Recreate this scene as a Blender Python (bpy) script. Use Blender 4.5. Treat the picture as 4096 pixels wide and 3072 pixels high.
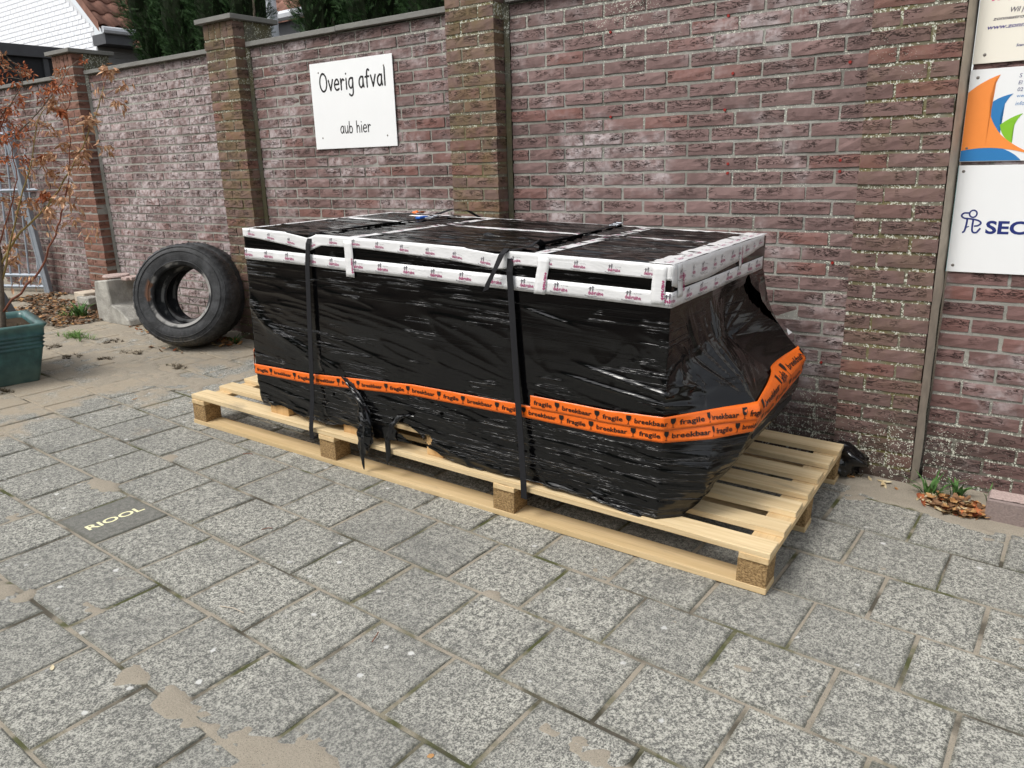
import bpy, bmesh, math, random
import numpy as np
from mathutils import Matrix, Vector
random.seed(7)
rng = np.random.default_rng(11)
S = bpy.context.scene
for o in list(bpy.data.objects): bpy.data.objects.remove(o)

# ------------------------------------------------------------------ camera
CAMP = np.array([2.81413, -1.13552, 1.31342]); YAW, PITCH, ROLL = -0.648004, -0.278077, -0.02781
def cam_axes():
    f = np.array([math.sin(YAW)*math.cos(PITCH), math.cos(YAW)*math.cos(PITCH), math.sin(PITCH)])
    r = np.array([math.cos(YAW), -math.sin(YAW), 0]); u = np.cross(r, f)
    c, s = math.cos(ROLL), math.sin(ROLL)
    return c*r+s*u, -s*r+c*u, f
_r, _u, _f = cam_axes()
cd = bpy.data.cameras.new('camera'); cam = bpy.data.objects.new('camera', cd); S.collection.objects.link(cam)
mw = Matrix.Identity(4)
for i in range(3):
    mw[i][0] = _r[i]; mw[i][1] = _u[i]; mw[i][2] = -_f[i]; mw[i][3] = CAMP[i]
cam.matrix_world = mw
cd.sensor_width = 36; cd.lens = 36*3105.65/4096; cd.clip_start = .05; cd.clip_end = 400
S.camera = cam
# ------------------------------------------------------------------ sky, sun, exposure
SUN_EL, SUN_AZ = math.radians(52), math.radians(205)      # azimuth clockwise from +Y: light comes from behind the camera's left
W = bpy.data.worlds.new('World'); S.world = W; W.use_nodes = True
nt = W.node_tree; bg = nt.nodes['Background']
sky = nt.nodes.new('ShaderNodeTexSky'); sky.sky_type = 'NISHITA'; sky.sun_disc = False
sky.sun_elevation = SUN_EL; sky.sun_rotation = SUN_AZ; sky.dust_density = 3; sky.air_density = 1.2
hs = nt.nodes.new('ShaderNodeHueSaturation'); hs.inputs['Saturation'].default_value = .22
nt.links.new(sky.outputs[0], hs.inputs['Color']); nt.links.new(hs.outputs[0], bg.inputs[0]); bg.inputs[1].default_value = .15
sl = bpy.data.lights.new('sun', 'SUN'); sl.energy = 1.3; sl.angle = math.radians(22); sl.color = (1, .96, .9)
so = bpy.data.objects.new('sun', sl); S.collection.objects.link(so)
sd = Vector((math.sin(SUN_AZ)*math.cos(SUN_EL), math.cos(SUN_AZ)*math.cos(SUN_EL), math.sin(SUN_EL)))
so.rotation_euler = sd.to_track_quat('Z', 'Y').to_euler()
S.view_settings.view_transform = 'Standard'; S.view_settings.look = 'None'; S.view_settings.gamma = 1
S.view_settings.use_curve_mapping = False; S.view_settings.exposure = 0.58

# ------------------------------------------------------------------ object helpers
C = S.collection
def tag(o, label=None, cat=None, group=None, kind=None):
    if label: o['label'] = label
    if cat: o['category'] = cat
    if group: o['group'] = group
    if kind: o['kind'] = kind
    return o
def empty(name, loc=(0, 0, 0), rot=None, **k):
    o = bpy.data.objects.new(name, None); C.objects.link(o); o.empty_display_size = .05
    M = (rot.to_4x4() if rot is not None else Matrix.Identity(4)); M.translation = Vector(loc); o.matrix_world = M
    return tag(o, **k)
def mk(name, V, F, m=None, smooth=False):
    me = bpy.data.meshes.new(name)
    if isinstance(F, np.ndarray):
        V = np.asarray(V, np.float32); me.vertices.add(len(V)); me.vertices.foreach_set('co', V.ravel())
        n, k = F.shape; me.loops.add(n*k); me.loops.foreach_set('vertex_index', F.astype(np.int32).ravel())
        me.polygons.add(n); me.polygons.foreach_set('loop_start', np.arange(0, n*k, k, dtype=np.int32))
        me.update(calc_edges=True)
    else:
        me.from_pydata([tuple(map(float, v)) for v in V], [], [tuple(f) for f in F]); me.update()
    if m: me.materials.append(m)
    if smooth: me.polygons.foreach_set('use_smooth', [True]*len(me.polygons))
    return me
def ob(name, me, parent=None, loc=None, rot=None, **k):
    o = bpy.data.objects.new(name, me); C.objects.link(o)
    if parent: o.parent = parent
    if loc is not None: o.location = loc
    if rot is not None: o.rotation_euler = rot
    return tag(o, **k)
class MB:
    def __init__(s): s.v = []; s.f = []
    def add(s, V, F):
        n = len(s.v); s.v += [tuple(map(float, v)) for v in V]; s.f += [tuple(i+n for i in f) for f in F]; return s
    def box(s, a, b, bev=0, M=None):
        x0, y0, z0 = a; x1, y1, z1 = b
        bm = bmesh.new(); bmesh.ops.create_cube(bm, size=1)
        for v in bm.verts: v.co = ((x0+x1)/2+v.co.x*(x1-x0), (y0+y1)/2+v.co.y*(y1-y0), (z0+z1)/2+v.co.z*(z1-z0))
        if bev: bmesh.ops.bevel(bm, geom=bm.edges[:], offset=bev, segments=1, profile=.5, affect='EDGES')
        if M is not None: bm.transform(M)
        bm.verts.index_update(); s.add([v.co for v in bm.verts], [[v.index for v in f.verts] for f in bm.faces]); bm.free(); return s
    def tube(s, pts, rad, n=6, caps=True):
        pts = [Vector(p) for p in pts]
        if not hasattr(rad, '__len__'): rad = [rad]*len(pts)
        V = []; F = []; ref = Vector((0.13, .21, 1))
        for i, p in enumerate(pts):
            d = (pts[min(i+1, len(pts)-1)]-pts[max(i-1, 0)]).normalized()
            a = d.cross(ref)
            if a.length < .05: a = d.cross(Vector((1, 0, 0)))
            a.normalize(); b = d.cross(a)
            for k in range(n):
                t = 2*math.pi*k/n; V.append(p+(a*math.cos(t)+b*math.sin(t))*rad[i])
        for i in range(len(pts)-1):
            for k in range(n): F.append((i*n+k, i*n+(k+1) % n, (i+1)*n+(k+1) % n, (i+1)*n+k))
        if caps: F.append(tuple(range(n-1, -1, -1))); F.append(tuple((len(pts)-1)*n+k for k in range(n)))
        return s.add(V, F)
    def mesh(s, name, m, smooth=False): return mk(name, s.v, s.f, m, smooth)
    def obj(s, name, m, parent=None, smooth=False, **k): return ob(name, s.mesh(name, m, smooth), parent, **k)
def lathe(prof, n, name, m, closed=True):       # profile (radius, axial y), revolved about Y
    P = np.array(prof); a = np.linspace(0, 2*np.pi, n, endpoint=False)
    V = np.stack([P[:, None, 0]*np.cos(a), np.repeat(P[:, 1:2], n, 1), P[:, None, 0]*np.sin(a)], -1).reshape(-1, 3)
    k = len(P); F = []
    for i in range(k if closed else k-1):
        j = (i+1) % k
        for q in range(n): F.append((i*n+q, i*n+(q+1) % n, j*n+(q+1) % n, j*n+q))
    return V, np.array(F)
# value noise (numpy)
def vn(x, y, seed=0):
    xi = np.floor(x).astype(np.int64); yi = np.floor(y).astype(np.int64); fx = x-xi; fy = y-yi
    fx = fx*fx*(3-2*fx); fy = fy*fy*(3-2*fy)
    def h(a, b):
        n = (a*374761393+b*668265263+seed*982451653) & 0x7fffffff
        n = ((n ^ (n >> 13))*1274126177) & 0x7fffffff
        return ((n ^ (n >> 16)) & 0xffff)/65535.
    return (h(xi, yi)*(1-fx)+h(xi+1, yi)*fx)*(1-fy)+(h(xi, yi+1)*(1-fx)+h(xi+1, yi+1)*fx)*fy
def fbm(x, y, o=4, seed=0):
    s = 0; a = .5; t = 0
    for i in range(o): s = s+a*vn(x*2**i, y*2**i, seed+i); t += a; a *= .5
    return s/t
sm = lambda e0, e1, x: (lambda t: t*t*(3-2*t))(np.clip((x-e0)/(e1-e0), 0, 1))

# ------------------------------------------------------------------ material helpers
class G:
    def __init__(s, name, rough=.8, spec=.3, base=(.5, .5, .5), **k):
        s.m = bpy.data.materials.new(name); s.m.use_nodes = True; s.t = s.m.node_tree; s.b = s.t.nodes['Principled BSDF']
        s.b.inputs['Roughness'].default_value = rough; s.b.inputs['Specular IOR Level'].default_value = spec
        s.b.inputs['Base Color'].default_value = (*base, 1)
        for a, v in k.items(): s.b.inputs[a.replace('_', ' ')].default_value = v
        s.tc = s.t.nodes.new('ShaderNodeTexCoord'); s.geo = s.t.nodes.new('ShaderNodeNewGeometry'); s.oi = s.t.nodes.new('ShaderNodeObjectInfo')
        s.obj = s.tc.outputs['Object']; s.pos = s.geo.outputs['Position']; s.rnd = s.oi.outputs['Random']
    def _i(s, n, k, v):
        if v is None: return
        if hasattr(v, 'is_linked') or isinstance(v, bpy.types.NodeSocket): s.t.links.new(v, n.inputs[k])
        else:
            if isinstance(v, tuple) and len(v) == 3 and n.inputs[k].type == 'RGBA': v = (*v, 1)
            n.inputs[k].default_value = v
    def map(s, src, scale=(1, 1, 1), rot=(0, 0, 0), loc=(0, 0, 0)):
        n = s.t.nodes.new('ShaderNodeMapping'); s._i(n, 0, src); n.inputs['Scale'].default_value = scale
        n.inputs['Rotation'].default_value = rot; n.inputs['Location'].default_value = loc; return n.outputs[0]
    def offs(s, src, k=37.):       # shift pattern per object
        n = s.t.nodes.new('ShaderNodeVectorMath'); n.operation = 'ADD'; s._i(n, 0, src)
        c = s.t.nodes.new('ShaderNodeCombineXYZ'); r = s.math('MULTIPLY', s.rnd, k)
        s._i(c, 0, r); s._i(c, 1, s.math('MULTIPLY', r, 1.7)); s._i(c, 2, s.math('MULTIPLY', r, .6)); s._i(n, 1, c.outputs[0]); return n.outputs[0]
    def noise(s, v, scale=5, det=4, rough=.5, dist=0):
        n = s.t.nodes.new('ShaderNodeTexNoise'); s._i(n, 'Vector', v); n.inputs['Scale'].default_value = scale
        n.inputs['Detail'].default_value = det; n.inputs['Roughness'].default_value = rough; n.inputs['Distortion'].default_value = dist; return n.outputs['Fac']
    def vor(s, v, scale=5, feat='F1', rand=1, out='Distance'):
        n = s.t.nodes.new('ShaderNodeTexVoronoi'); n.feature = feat; s._i(n, 'Vector', v); n.inputs['Scale'].default_value = scale
        n.inputs['Randomness'].default_value = rand; return n.outputs[out]
    def math(s, op, a, b=None, clamp=False):
        n = s.t.nodes.new('ShaderNodeMath'); n.operation = op; n.use_clamp = clamp; s._i(n, 0, a); s._i(n, 1, b); return n.outputs[0]
    def step(s, v, a, b, lo=0., hi=1.):
        n = s.t.nodes.new('ShaderNodeMapRange'); n.interpolation_type = 'SMOOTHSTEP'; s._i(n, 0, v)
        n.inputs[1].default_value = a; n.inputs[2].default_value = b; n.inputs[3].default_value = lo; n.inputs[4].default_value = hi; return n.outputs[0]
    def mix(s, f, a, b, mode='MIX'):
        n = s.t.nodes.new('ShaderNodeMix'); n.data_type = 'RGBA'; n.blend_type = mode; s._i(n, 0, f); s._i(n, 6, a); s._i(n, 7, b); return n.outputs[2]
    def xyz(s, v):
        n = s.t.nodes.new('ShaderNodeSeparateXYZ'); s._i(n, 0, v); return n.outputs
    def col(s, c): s._i(s.b, 'Base Color', c); return s
    def rough(s, r): s._i(s.b, 'Roughness', r); return s
    def bump(s, h, dist=.002, st=1., nrm=None):
        n = s.t.nodes.new('ShaderNodeBump'); n.inputs['Distance'].default_value = dist; n.inputs['Strength'].default_value = st
        s._i(n, 'Height', h)
        if nrm is not None: s._i(n, 'Normal', nrm)
        s._i(s.b, 'Normal', n.outputs[0]); return n.outputs[0]
def flat(name, c, rough=.6, spec=.3, var=.12, sc=30, bump=.0, **k):     # plain material with fine tonal variation
    g = G(name, rough, spec, c, **k); n = g.noise(g.obj, sc, 5)
    g.col(g.mix(n, tuple(x*(1-var) for x in c), tuple(min(1, x*(1+var)) for x in c)))
    if bump: g.bump(n, bump)
    return g.m

# lichen specks, shared by brick / mortar materials. Colour stains fixed to the wall.
def lichen(g, c, dens, on_mortar):
    px = g.xyz(g.pos)
    big = g.noise(g.pos, 2.3, 4, .65)
    hgt = g.step(px[2], 1.35, 2.15, 0, .2)
    low = g.step(px[2], .45, .0, 0, .22)
    right = g.step(px[0], -1.5, 2.6, -.08, .10)
    m = g.math('ADD', g.math('ADD', big, hgt), g.math('ADD', low, right))
    sp = g.vor(g.pos, 150 if on_mortar else 170); sp2 = g.noise(g.pos, 60, 2, .5)
    thr = g.step(m, .50-dens, .90-dens, 0., .52) if on_mortar else g.step(m, .60-dens, 1.0-dens, 0., .40)
    spk = g.math('MULTIPLY', g.math('LESS_THAN', sp, thr), g.math('GREATER_THAN', sp2, .5))
    return g.mix(spk, c, (.58, .59, .50))
def make_brick(name, tone, white=0., green=0., dens=0., orange=0.):
    g = G(name, .88, .25)
    o = g.offs(g.obj)
    r = g.rnd
    base = g.mix(r, tuple(t*.78 for t in tone), tuple(t*1.16 for t in tone))
    r2 = g.math('FRACT', g.math('MULTIPLY', r, 17.3))
    base = g.mix(g.step(r2, .78, 1., 0, .6), base, (.21, .085, .065))
    base = g.mix(g.step(g.math('FRACT', g.math('MULTIPLY', r, 7.7)), .7, 1, 0, .6), base, (.14, .085, .08))
    n = g.noise(o, 22, 6, .65); base = g.mix(g.step(n, .35, .75, 0, .5), base, tuple(t*1.5 for t in tone))
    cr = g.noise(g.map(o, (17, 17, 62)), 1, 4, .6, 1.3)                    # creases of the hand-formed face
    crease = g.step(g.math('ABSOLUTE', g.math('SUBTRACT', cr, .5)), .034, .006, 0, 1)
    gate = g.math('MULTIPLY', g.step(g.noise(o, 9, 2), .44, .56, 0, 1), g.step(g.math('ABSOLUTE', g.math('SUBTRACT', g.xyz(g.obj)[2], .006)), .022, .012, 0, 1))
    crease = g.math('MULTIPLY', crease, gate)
    base = g.mix(g.math('MULTIPLY', crease, .85), base, (.022, .014, .012))  # shadow inside the creases, painted into the brick colour as dark cracks
    if white:
        wn = g.noise(g.pos, 3.1, 4, .6); wm = g.step(wn, .52-.2*white, .72-.1*white, 0, .85)
        fine = g.step(g.noise(o, 26, 5, .7), .33, .62, .1, 1)
        base = g.mix(g.math('MULTIPLY', g.math('MULTIPLY', wm, fine), g.math('SUBTRACT', 1, crease)), base, (.50, .44, .44))
    dn = g.noise(g.pos, 1.1, 5, .6); base = g.mix(g.step(dn, .52, .75, 0, .55), base, (.06, .045, .04))
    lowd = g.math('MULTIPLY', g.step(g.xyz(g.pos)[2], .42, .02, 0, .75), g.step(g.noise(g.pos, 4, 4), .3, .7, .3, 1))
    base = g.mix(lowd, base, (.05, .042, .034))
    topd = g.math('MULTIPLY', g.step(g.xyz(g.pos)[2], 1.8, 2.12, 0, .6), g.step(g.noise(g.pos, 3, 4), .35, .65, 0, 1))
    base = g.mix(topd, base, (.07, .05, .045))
    if green:
        gn = g.noise(g.pos, 6, 4, .6); base = g.mix(g.math('MULTIPLY', g.step(gn, .38, .7, 0, 1), green), base, (.17, .13, .035))
    if orange: base = g.mix(orange, base, (.29, .115, .065))
    base = lichen(g, base, dens, False)
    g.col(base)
    h = g.math('ADD', g.math('MULTIPLY', crease, -1.4), g.math('MULTIPLY', n, .8)); h = g.math('ADD', h, g.math('MULTIPLY', g.noise(o, 180, 3), .25))
    g.bump(h, .0035, .9)
    return g.m
def make_mortar(name, c, green=0., dens=.05):
    g = G(name, .95, .15)
    n = g.noise(g.pos, 45, 5, .7); base = g.mix(n, tuple(x*.6 for x in c), tuple(x*1.3 for x in c))
    d = g.noise(g.pos, 1.7, 5, .6); base = g.mix(g.step(d, .45, .7, 0, .7), base, (.075, .07, .06))
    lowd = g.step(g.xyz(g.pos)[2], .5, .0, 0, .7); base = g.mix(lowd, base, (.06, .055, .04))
    if green:
        gn = g.noise(g.pos, 7, 4, .6); base = g.mix(g.math('MULTIPLY', g.step(gn, .35, .65, 0, 1), green), base, (.15, .125, .03))
    g.col(lichen(g, base, dens, True)); g.bump(n, .004, .9); return g.m
M = {}
TONE = (.215, .118, .104)
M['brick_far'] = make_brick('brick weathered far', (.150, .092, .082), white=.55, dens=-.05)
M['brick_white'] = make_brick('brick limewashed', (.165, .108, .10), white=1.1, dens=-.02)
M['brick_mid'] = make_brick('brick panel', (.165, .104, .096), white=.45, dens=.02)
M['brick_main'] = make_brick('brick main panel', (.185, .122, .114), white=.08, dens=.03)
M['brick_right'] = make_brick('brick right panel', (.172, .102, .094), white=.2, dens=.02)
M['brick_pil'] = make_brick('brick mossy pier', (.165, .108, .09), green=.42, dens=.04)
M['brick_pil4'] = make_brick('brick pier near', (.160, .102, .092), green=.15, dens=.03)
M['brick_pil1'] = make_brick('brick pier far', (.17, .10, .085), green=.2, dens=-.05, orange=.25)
M['mortar'] = make_mortar('mortar grey', (.33, .325, .295), .1, .12)
M['mortar_moss'] = make_mortar('mortar mossy', (.21, .20, .155), .6, .26)
M['mortar_dirty'] = make_mortar('mortar dirty', (.13, .125, .10), .4, .12)
M['sealant'] = flat('mortar fillet beige', (.52, .45, .36), .9, .2, .35, 18, .003)
def cap_mat():
    g = G('coping stone', .85, .3); n = g.noise(g.map(g.pos, (3, 3, 9)), 4, 6, .65)
    c = g.mix(n, (.12, .118, .11), (.25, .245, .225)); c = lichen(g, c, -.06, False); g.col(c); g.bump(g.noise(g.pos, 60, 4), .003, .8); return g.m
M['cap'] = cap_mat()
def paver_mat(name, dark=1., plain=False):
    g = G(name, .9, .25); o = g.offs(g.obj, 91)
    a = g.noise(o, 185 if not plain else 330, 3, .8); b = g.noise(o, 60, 4, .7)
    f = g.math('ADD', g.math('MULTIPLY', a, .62), g.math('MULTIPLY', b, .38))
    k = g.step(f, .42, .60, 0, 1) if not plain else g.step(f, .3, .75, .0, .55)
    lo = tuple(x*dark for x in (.085, .085, .078)); hi = tuple(x*dark for x in (.54, .53, .465))
    c = g.mix(k, lo, hi)
    big = g.noise(g.pos, 1.1, 4, .6); c = g.mix(g.step(big, .35, .7, .0, .42), c, (.15, .15, .14))
    bl = g.noise(o, 9, 5, .6); c = g.mix(g.step(bl, .52, .76, 0, .45), c, (.10, .10, .095))
    c = g.mix(g.step(g.rnd, 0, 1, 0, .22), c, (.15, .15, .14))
    if not plain:
        w = g.vor(g.pos, 9.5); wn = g.noise(g.pos, 55, 3, .6); ww = g.math('ADD', w, g.math('MULTIPLY', wn, .22))
        c = g.mix(g.math('MULTIPLY', g.step(ww, .215, .17, 0, .8), g.step(g.noise(g.pos, 3), .42, .6)), c, (.62, .62, .60))
        dk = g.vor(g.map(g.pos, loc=(3, 7, 1)), 13); dd = g.math('ADD', dk, g.math('MULTIPLY', wn, .2))
        c = g.mix(g.step(dd, .18, .14, 0, .75), c, (.05, .05, .048))
    # grime creeping in from the edges of the slab
    x = g.xyz(g.obj); e = g.math('MAXIMUM', g.math('ABSOLUTE', x[0]), g.math('ABSOLUTE', x[1]))
    en = g.math('ADD', e, g.math('MULTIPLY', g.noise(g.pos, 22, 4), .035)); c = g.mix(g.step(en, .145, .168, 0, .6), c, (.075, .075, .055))
    # sand dusting toward the far left of the yard, as lies there
    px = g.xyz(g.pos); sx = g.math('ADD', g.step(px[0], -.6, -2.2, 0, .35), g.step(px[1], 1.9, 2.35, 0, .3))
    sn = g.noise(g.pos, 4.5, 6, .6); c = g.mix(g.step(g.math('ADD', sn, sx), .66, .86, 0, .8), c, (.34, .285, .21))
    g.col(c); g.bump(f, .0022, .8); return g.m
M['paver'] = paver_mat('concrete paver'); M['paver_dark'] = paver_mat('smooth marker paver', .85, True)
def sand_mat():
    g = G('jointing sand', 1., .1); n = g.noise(g.pos, 160, 4, .8); m = g.noise(g.pos, 3.2, 5, .6)
    c = g.mix(n, (.22, .19, .15), (.40, .36, .29))
    c = g.mix(g.step(g.noise(g.pos, 420, 1), .60, .68, 0, .7), c, (.09, .08, .06))
    up = g.step(g.xyz(g.obj)[2], -.0035, .0003, 0, 1)                     # what lies proud of the joints is clean sand, moss grows below
    ms = g.math('MULTIPLY', g.step(m, .50, .64, 0, .9), g.math('SUBTRACT', 1, up)); c = g.mix(ms, c, (.055, .065, .018))
    dk = g.math('MULTIPLY', g.step(g.noise(g.map(g.pos, loc=(9, 4, 2)), 4.5, 4), .50, .66, 0, .85), g.math('SUBTRACT', 1, up)); c = g.mix(dk, c, (.05, .045, .035))
    g.col(c); g.bump(n, .003, .8); return g.m
M['sand'] = sand_mat()
M['soil'] = flat('dark soil', (.07, .055, .04), .95, .1, .5, 40, .01)
def wood(name, a, b, axis=0, knots=True):
    g = G(name, .75, .25); o = g.offs(g.obj)
    sc = [(1.3, 34, 34), (34, 1.3, 34), (34, 34, 1.3)][axis]
    n = g.noise(g.map(o, sc), 1, 5, .6, .6); n2 = g.noise(g.map(o, tuple(x*3.5 for x in sc)), 1, 3, .6)
    c = g.mix(g.step(n, .3, .72), a, b); c = g.mix(g.math('MULTIPLY', g.step(n2, .5, .72), .35), c, tuple(x*.6 for x in a))
    c = g.mix(g.step(g.rnd, 0, 1, 0, .3), c, tuple(x*.82 for x in b))
    if knots:
        kv = g.vor(g.map(o, [(1.9, 6.5, 6.5), (6.5, 1.9, 6.5), (6.5, 6.5, 1.9)][axis]), 1); c = g.mix(g.step(kv, .12, .07, 0, .75), c, (.22, .10, .04))
    st = g.noise(g.map(g.pos, (2.5, 8, 8)), 1, 5, .7); c = g.mix(g.step(st, .56, .78, 0, .5), c, (.20, .17, .13))
    g.col(c); g.bump(n2, .0012, .7); return g.m
M['wood'] = wood('pallet pine', (.56, .41, .22), (.74, .59, .36), 0)
M['wood_y'] = wood('pallet pine cross', (.56, .39, .20), (.70, .53, .30), 1)
M['wood_old'] = wood('pallet pine stained', (.50, .36, .18), (.66, .50, .29), 0)
M['wood_end'] = wood('skid block wood', (.50, .29, .12), (.66, .43, .20), 2, False)
def chip():
    g = G('pressed wood block', .92, .15); n = g.noise(g.map(g.obj, (1, 1, 1.6)), 130, 4, .75); m = g.vor(g.obj, 150)
    c = g.mix(g.step(n, .33, .68), (.15, .09, .04), (.46, .31, .15)); c = g.mix(g.step(m, .12, .0, 0, .5), c, (.55, .40, .22)); g.col(c); g.bump(n, .004, .9); return g.m
M['chip'] = chip()
def film_mat(name, top=False):
    g = G(name, .13, .5, (.0022, .0022, .0026))
    o = g.obj
    rot = (0, math.radians(5), 0) if not top else (0, 0, math.radians(-2))
    st = (1.6, 1.6, 62) if not top else (1.3, 34, 34)
    a = g.noise(g.map(o, st, rot), 1, 4, .6, .5)
    b = g.noise(g.map(o, tuple(x*1.7 for x in st), (rot[0], -rot[1]*.5, -rot[2]*2)), 1, 3, .55, .8)
    big = g.noise(g.map(o, (1, 1, 2.2)), 3.6, 3)
    lo = g.step(g.xyz(o)[2], .46, .12, 0, .13) if not top else .12
    gate = g.step(g.math('ADD', big, lo), .50, .62, .06, 1.)
    h = g.math('ADD', g.math('MULTIPLY', g.step(a, .55, .74), 1.), g.math('MULTIPLY', g.step(b, .57, .72), .6))
    h = g.math('MULTIPLY', h, gate)
    soft = g.noise(g.map(o, (2, 2, 7)), 1, 2)
    h = g.math('ADD', h, g.math('MULTIPLY', soft, 1.2))
    g.bump(h, .0042 if not top else .008, 1.)
    return g.m
M['film'] = film_mat('black stretch film'); M['film_top'] = film_mat('black stretch film top', True)
M['film_loose'] = flat('loose black film', (.004, .004, .005), .12, .55, .2, 40, .003)
def tape(name, c, rough=.28):
    g = G(name, rough, .5, c); n = g.noise(g.map(g.obj, (6, 6, 26)), 1, 4, .6, .8); n2 = g.noise(g.obj, 28, 3)
    g.col(g.mix(g.step(n, .3, .75), tuple(x*.84 for x in c), c)); g.bump(g.math('ADD', n, g.math('MULTIPLY', n2, .5)), .004, .7); return g.m
M['tape'] = tape('white tape', (.80, .80, .80), .3); M['orange'] = tape('orange tape', (.88, .16, .012), .33)
M['ink_mag'] = flat('magenta print', (.36, .03, .14), .4, .4, .05); M['ink_dark'] = flat('dark print', (.05, .035, .06), .4, .4, .05)
M['ink_black'] = flat('black print', (.012, .010, .010), .35, .4, .05)
M['strap'] = flat('black webbing', (.012, .012, .014), .75, .25, .4, 400, .001)
M['metal'] = flat('buckle steel', (.35, .38, .42), .35, .6, .2, 60, Metallic=.8)
M['blue'] = flat('blue clip', (.01, .10, .45), .4, .4, .1)
def rubber():
    g = G('tyre rubber', .62, .35); n = g.noise(g.obj, 9, 5, .65); f = g.noise(g.obj, 70, 4, .7)
    c = g.mix(g.step(n, .35, .72), (.016, .017, .018), (.062, .064, .068)); c = g.mix(g.step(f, .52, .7, 0, .35), c, (.10, .10, .10))
    x = g.xyz(g.obj); r2 = g.math('SQRT', g.math('ADD', g.math('MULTIPLY', x[0], x[0]), g.math('MULTIPLY', x[2], x[2])))
    ring = g.math('MULTIPLY', g.step(r2, .205, .212, 0, 1), g.step(r2, .236, .226, 0, 1))
    c = g.mix(g.math('MULTIPLY', ring, g.step(g.noise(g.obj, 8, 4), .44, .56, 0, .85)), c, (.36, .35, .33))
    ru = g.math('MULTIPLY', g.math('MULTIPLY', g.step(r2, .20, .215, 0, 1), g.step(r2, .262, .235, 0, 1)), g.step(g.noise(g.map(g.obj, loc=(3, 1, 5)), 5, 3), .66, .69, 0, .8)); c = g.mix(ru, c, (.17, .07, .03))
    mud = g.math('MULTIPLY', g.step(x[2], -.27, -.37, 0, 1), g.step(f, .4, .6)); c = g.mix(mud, c, (.11, .095, .07))
    g.col(c); g.bump(f, .002, .6); return g.m
M['rubber'] = rubber()
def concrete():
    g = G('rough concrete', .95, .2); n = g.noise(g.obj, 9, 6, .65); f = g.noise(g.obj, 70, 4, .7); v = g.vor(g.obj, 48)
    c = g.mix(g.step(n, .3, .72), (.26, .25, .225), (.46, .445, .40)); c = g.mix(g.math('MULTIPLY', g.step(v, .14, .07), g.step(n, .45, .55)), c, (.07, .065, .06))
    c = g.mix(g.step(f, .55, .75, 0, .3), c, (.6, .58, .54)); g.col(c); g.bump(g.math('ADD', f, g.math('MULTIPLY', n, 2)), .006, .9); return g.m
M['concrete'] = concrete()
def glaze():
    g = G('teal glazed pot', .32, .5); x = g.xyz(g.pos); n = g.noise(g.pos, 11, 5, .6)
    c = g.mix(g.step(n, .3, .7), (.012, .055, .060), (.035, .125, .125)); c = g.mix(g.math('MULTIPLY', g.step(x[2], .26, .1, 0, .7), g.step(n, .3, .6, .5, 1)), c, (.10, .14, .11))
    c = g.mix(g.math('MULTIPLY', g.step(x[2], .40, .45, 0, .45), n), c, (.20, .30, .25)); g.col(c); g.bump(n, .002, .5); return g.m
M['glaze'] = glaze()
M['potsoil'] = flat('pot soil', (.05, .035, .022), .95, .1, .5, 60, .01)
def leafmat(name, a, b, trans=.15):
    g = G(name, .7, .25); g.col(g.mix(g.step(g.noise(g.pos, 34, 3), .3, .7), a, b)); return g.m
M['leaf_tan'] = leafmat('dry leaf tan', (.34, .16, .08), (.66, .42, .26)); M['leaf_red'] = leafmat('dry leaf russet', (.26, .07, .03), (.52, .18, .07))
M['leaf_brown'] = leafmat('litter leaf brown', (.10, .05, .025), (.30, .17, .09)); M['leaf_orange'] = leafmat('litter leaf orange', (.30, .14, .05), (.50, .30, .13))
M['leaf_pale'] = leafmat('litter leaf pale', (.40, .30, .16), (.62, .54, .36)); M['green'] = leafmat('weed green', (.035, .085, .02), (.09, .19, .05))
M['grass'] = leafmat('grass green', (.07, .15, .03), (.16, .28, .07)); M['moss'] = leafmat('dry moss tuft', (.055, .04, .025), (.13, .10, .06))
M['bark'] = flat('grey bark', (.16, .13, .10), .85, .2, .4, 60, .003); M['twig_red'] = flat('red brown stem', (.20, .07, .04), .6, .3, .4, 30)
M['twig_olive'] = flat('olive stem', (.26, .19, .07), .6, .3, .4, 30)
M['yew'] = leafmat('yew needles', (.012, .035, .010), (.045, .10, .028))
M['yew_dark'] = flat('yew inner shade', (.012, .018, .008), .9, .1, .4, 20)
M['galv'] = flat('galvanised steel', (.33, .37, .42), .5, .5, .25, 20, Metallic=.35)
M['whitewall'] = flat('white painted brick', (.82, .84, .87), .8, .3, .06, 30, .004)
M['whitejoint'] = flat('white painted joint', (.62, .63, .65), .85, .2, .08, 30, .004)
M['rooftile'] = flat('weathered clay tile', (.22, .115, .085), .85, .25, .5, 7, .004)
M['gutter'] = flat('zinc gutter', (.55, .57, .60), .4, .5, .15, 12); M['fascia'] = flat('dark fascia', (.07, .072, .078), .6, .3, .25, 8)
M['render_grey'] = flat('grey slatted cladding', (.20, .20, .20), .7, .3, .1, 9)
M['shed'] = flat('black stained boards', (.014, .015, .018), .6, .35, .3, 12); M['pipewhite'] = flat('pale flue pipe', (.66, .70, .74), .45, .4, .08, 6)
M['sign'] = flat('white sign board', (.80, .81, .81), .35, .45, .03, 8); M['sign_cream'] = flat('cream sign board', (.82, .78, .68), .35, .45, .05, 5)
M['edge'] = flat('sign edge acrylic', (.35, .62, .62), .3, .5, .1)
for k_, c_ in dict(o=(.86, .27, .055), b=(.03, .19, .45), g=(.22, .50, .03), navy=(.018, .03, .16), violet=(.07, .055, .22), pink=(.75, .08, .25), yel=(.82, .78, .48)).items():
    M['p_'+k_] = flat('print '+k_, c_, .4, .4, .04)
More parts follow.
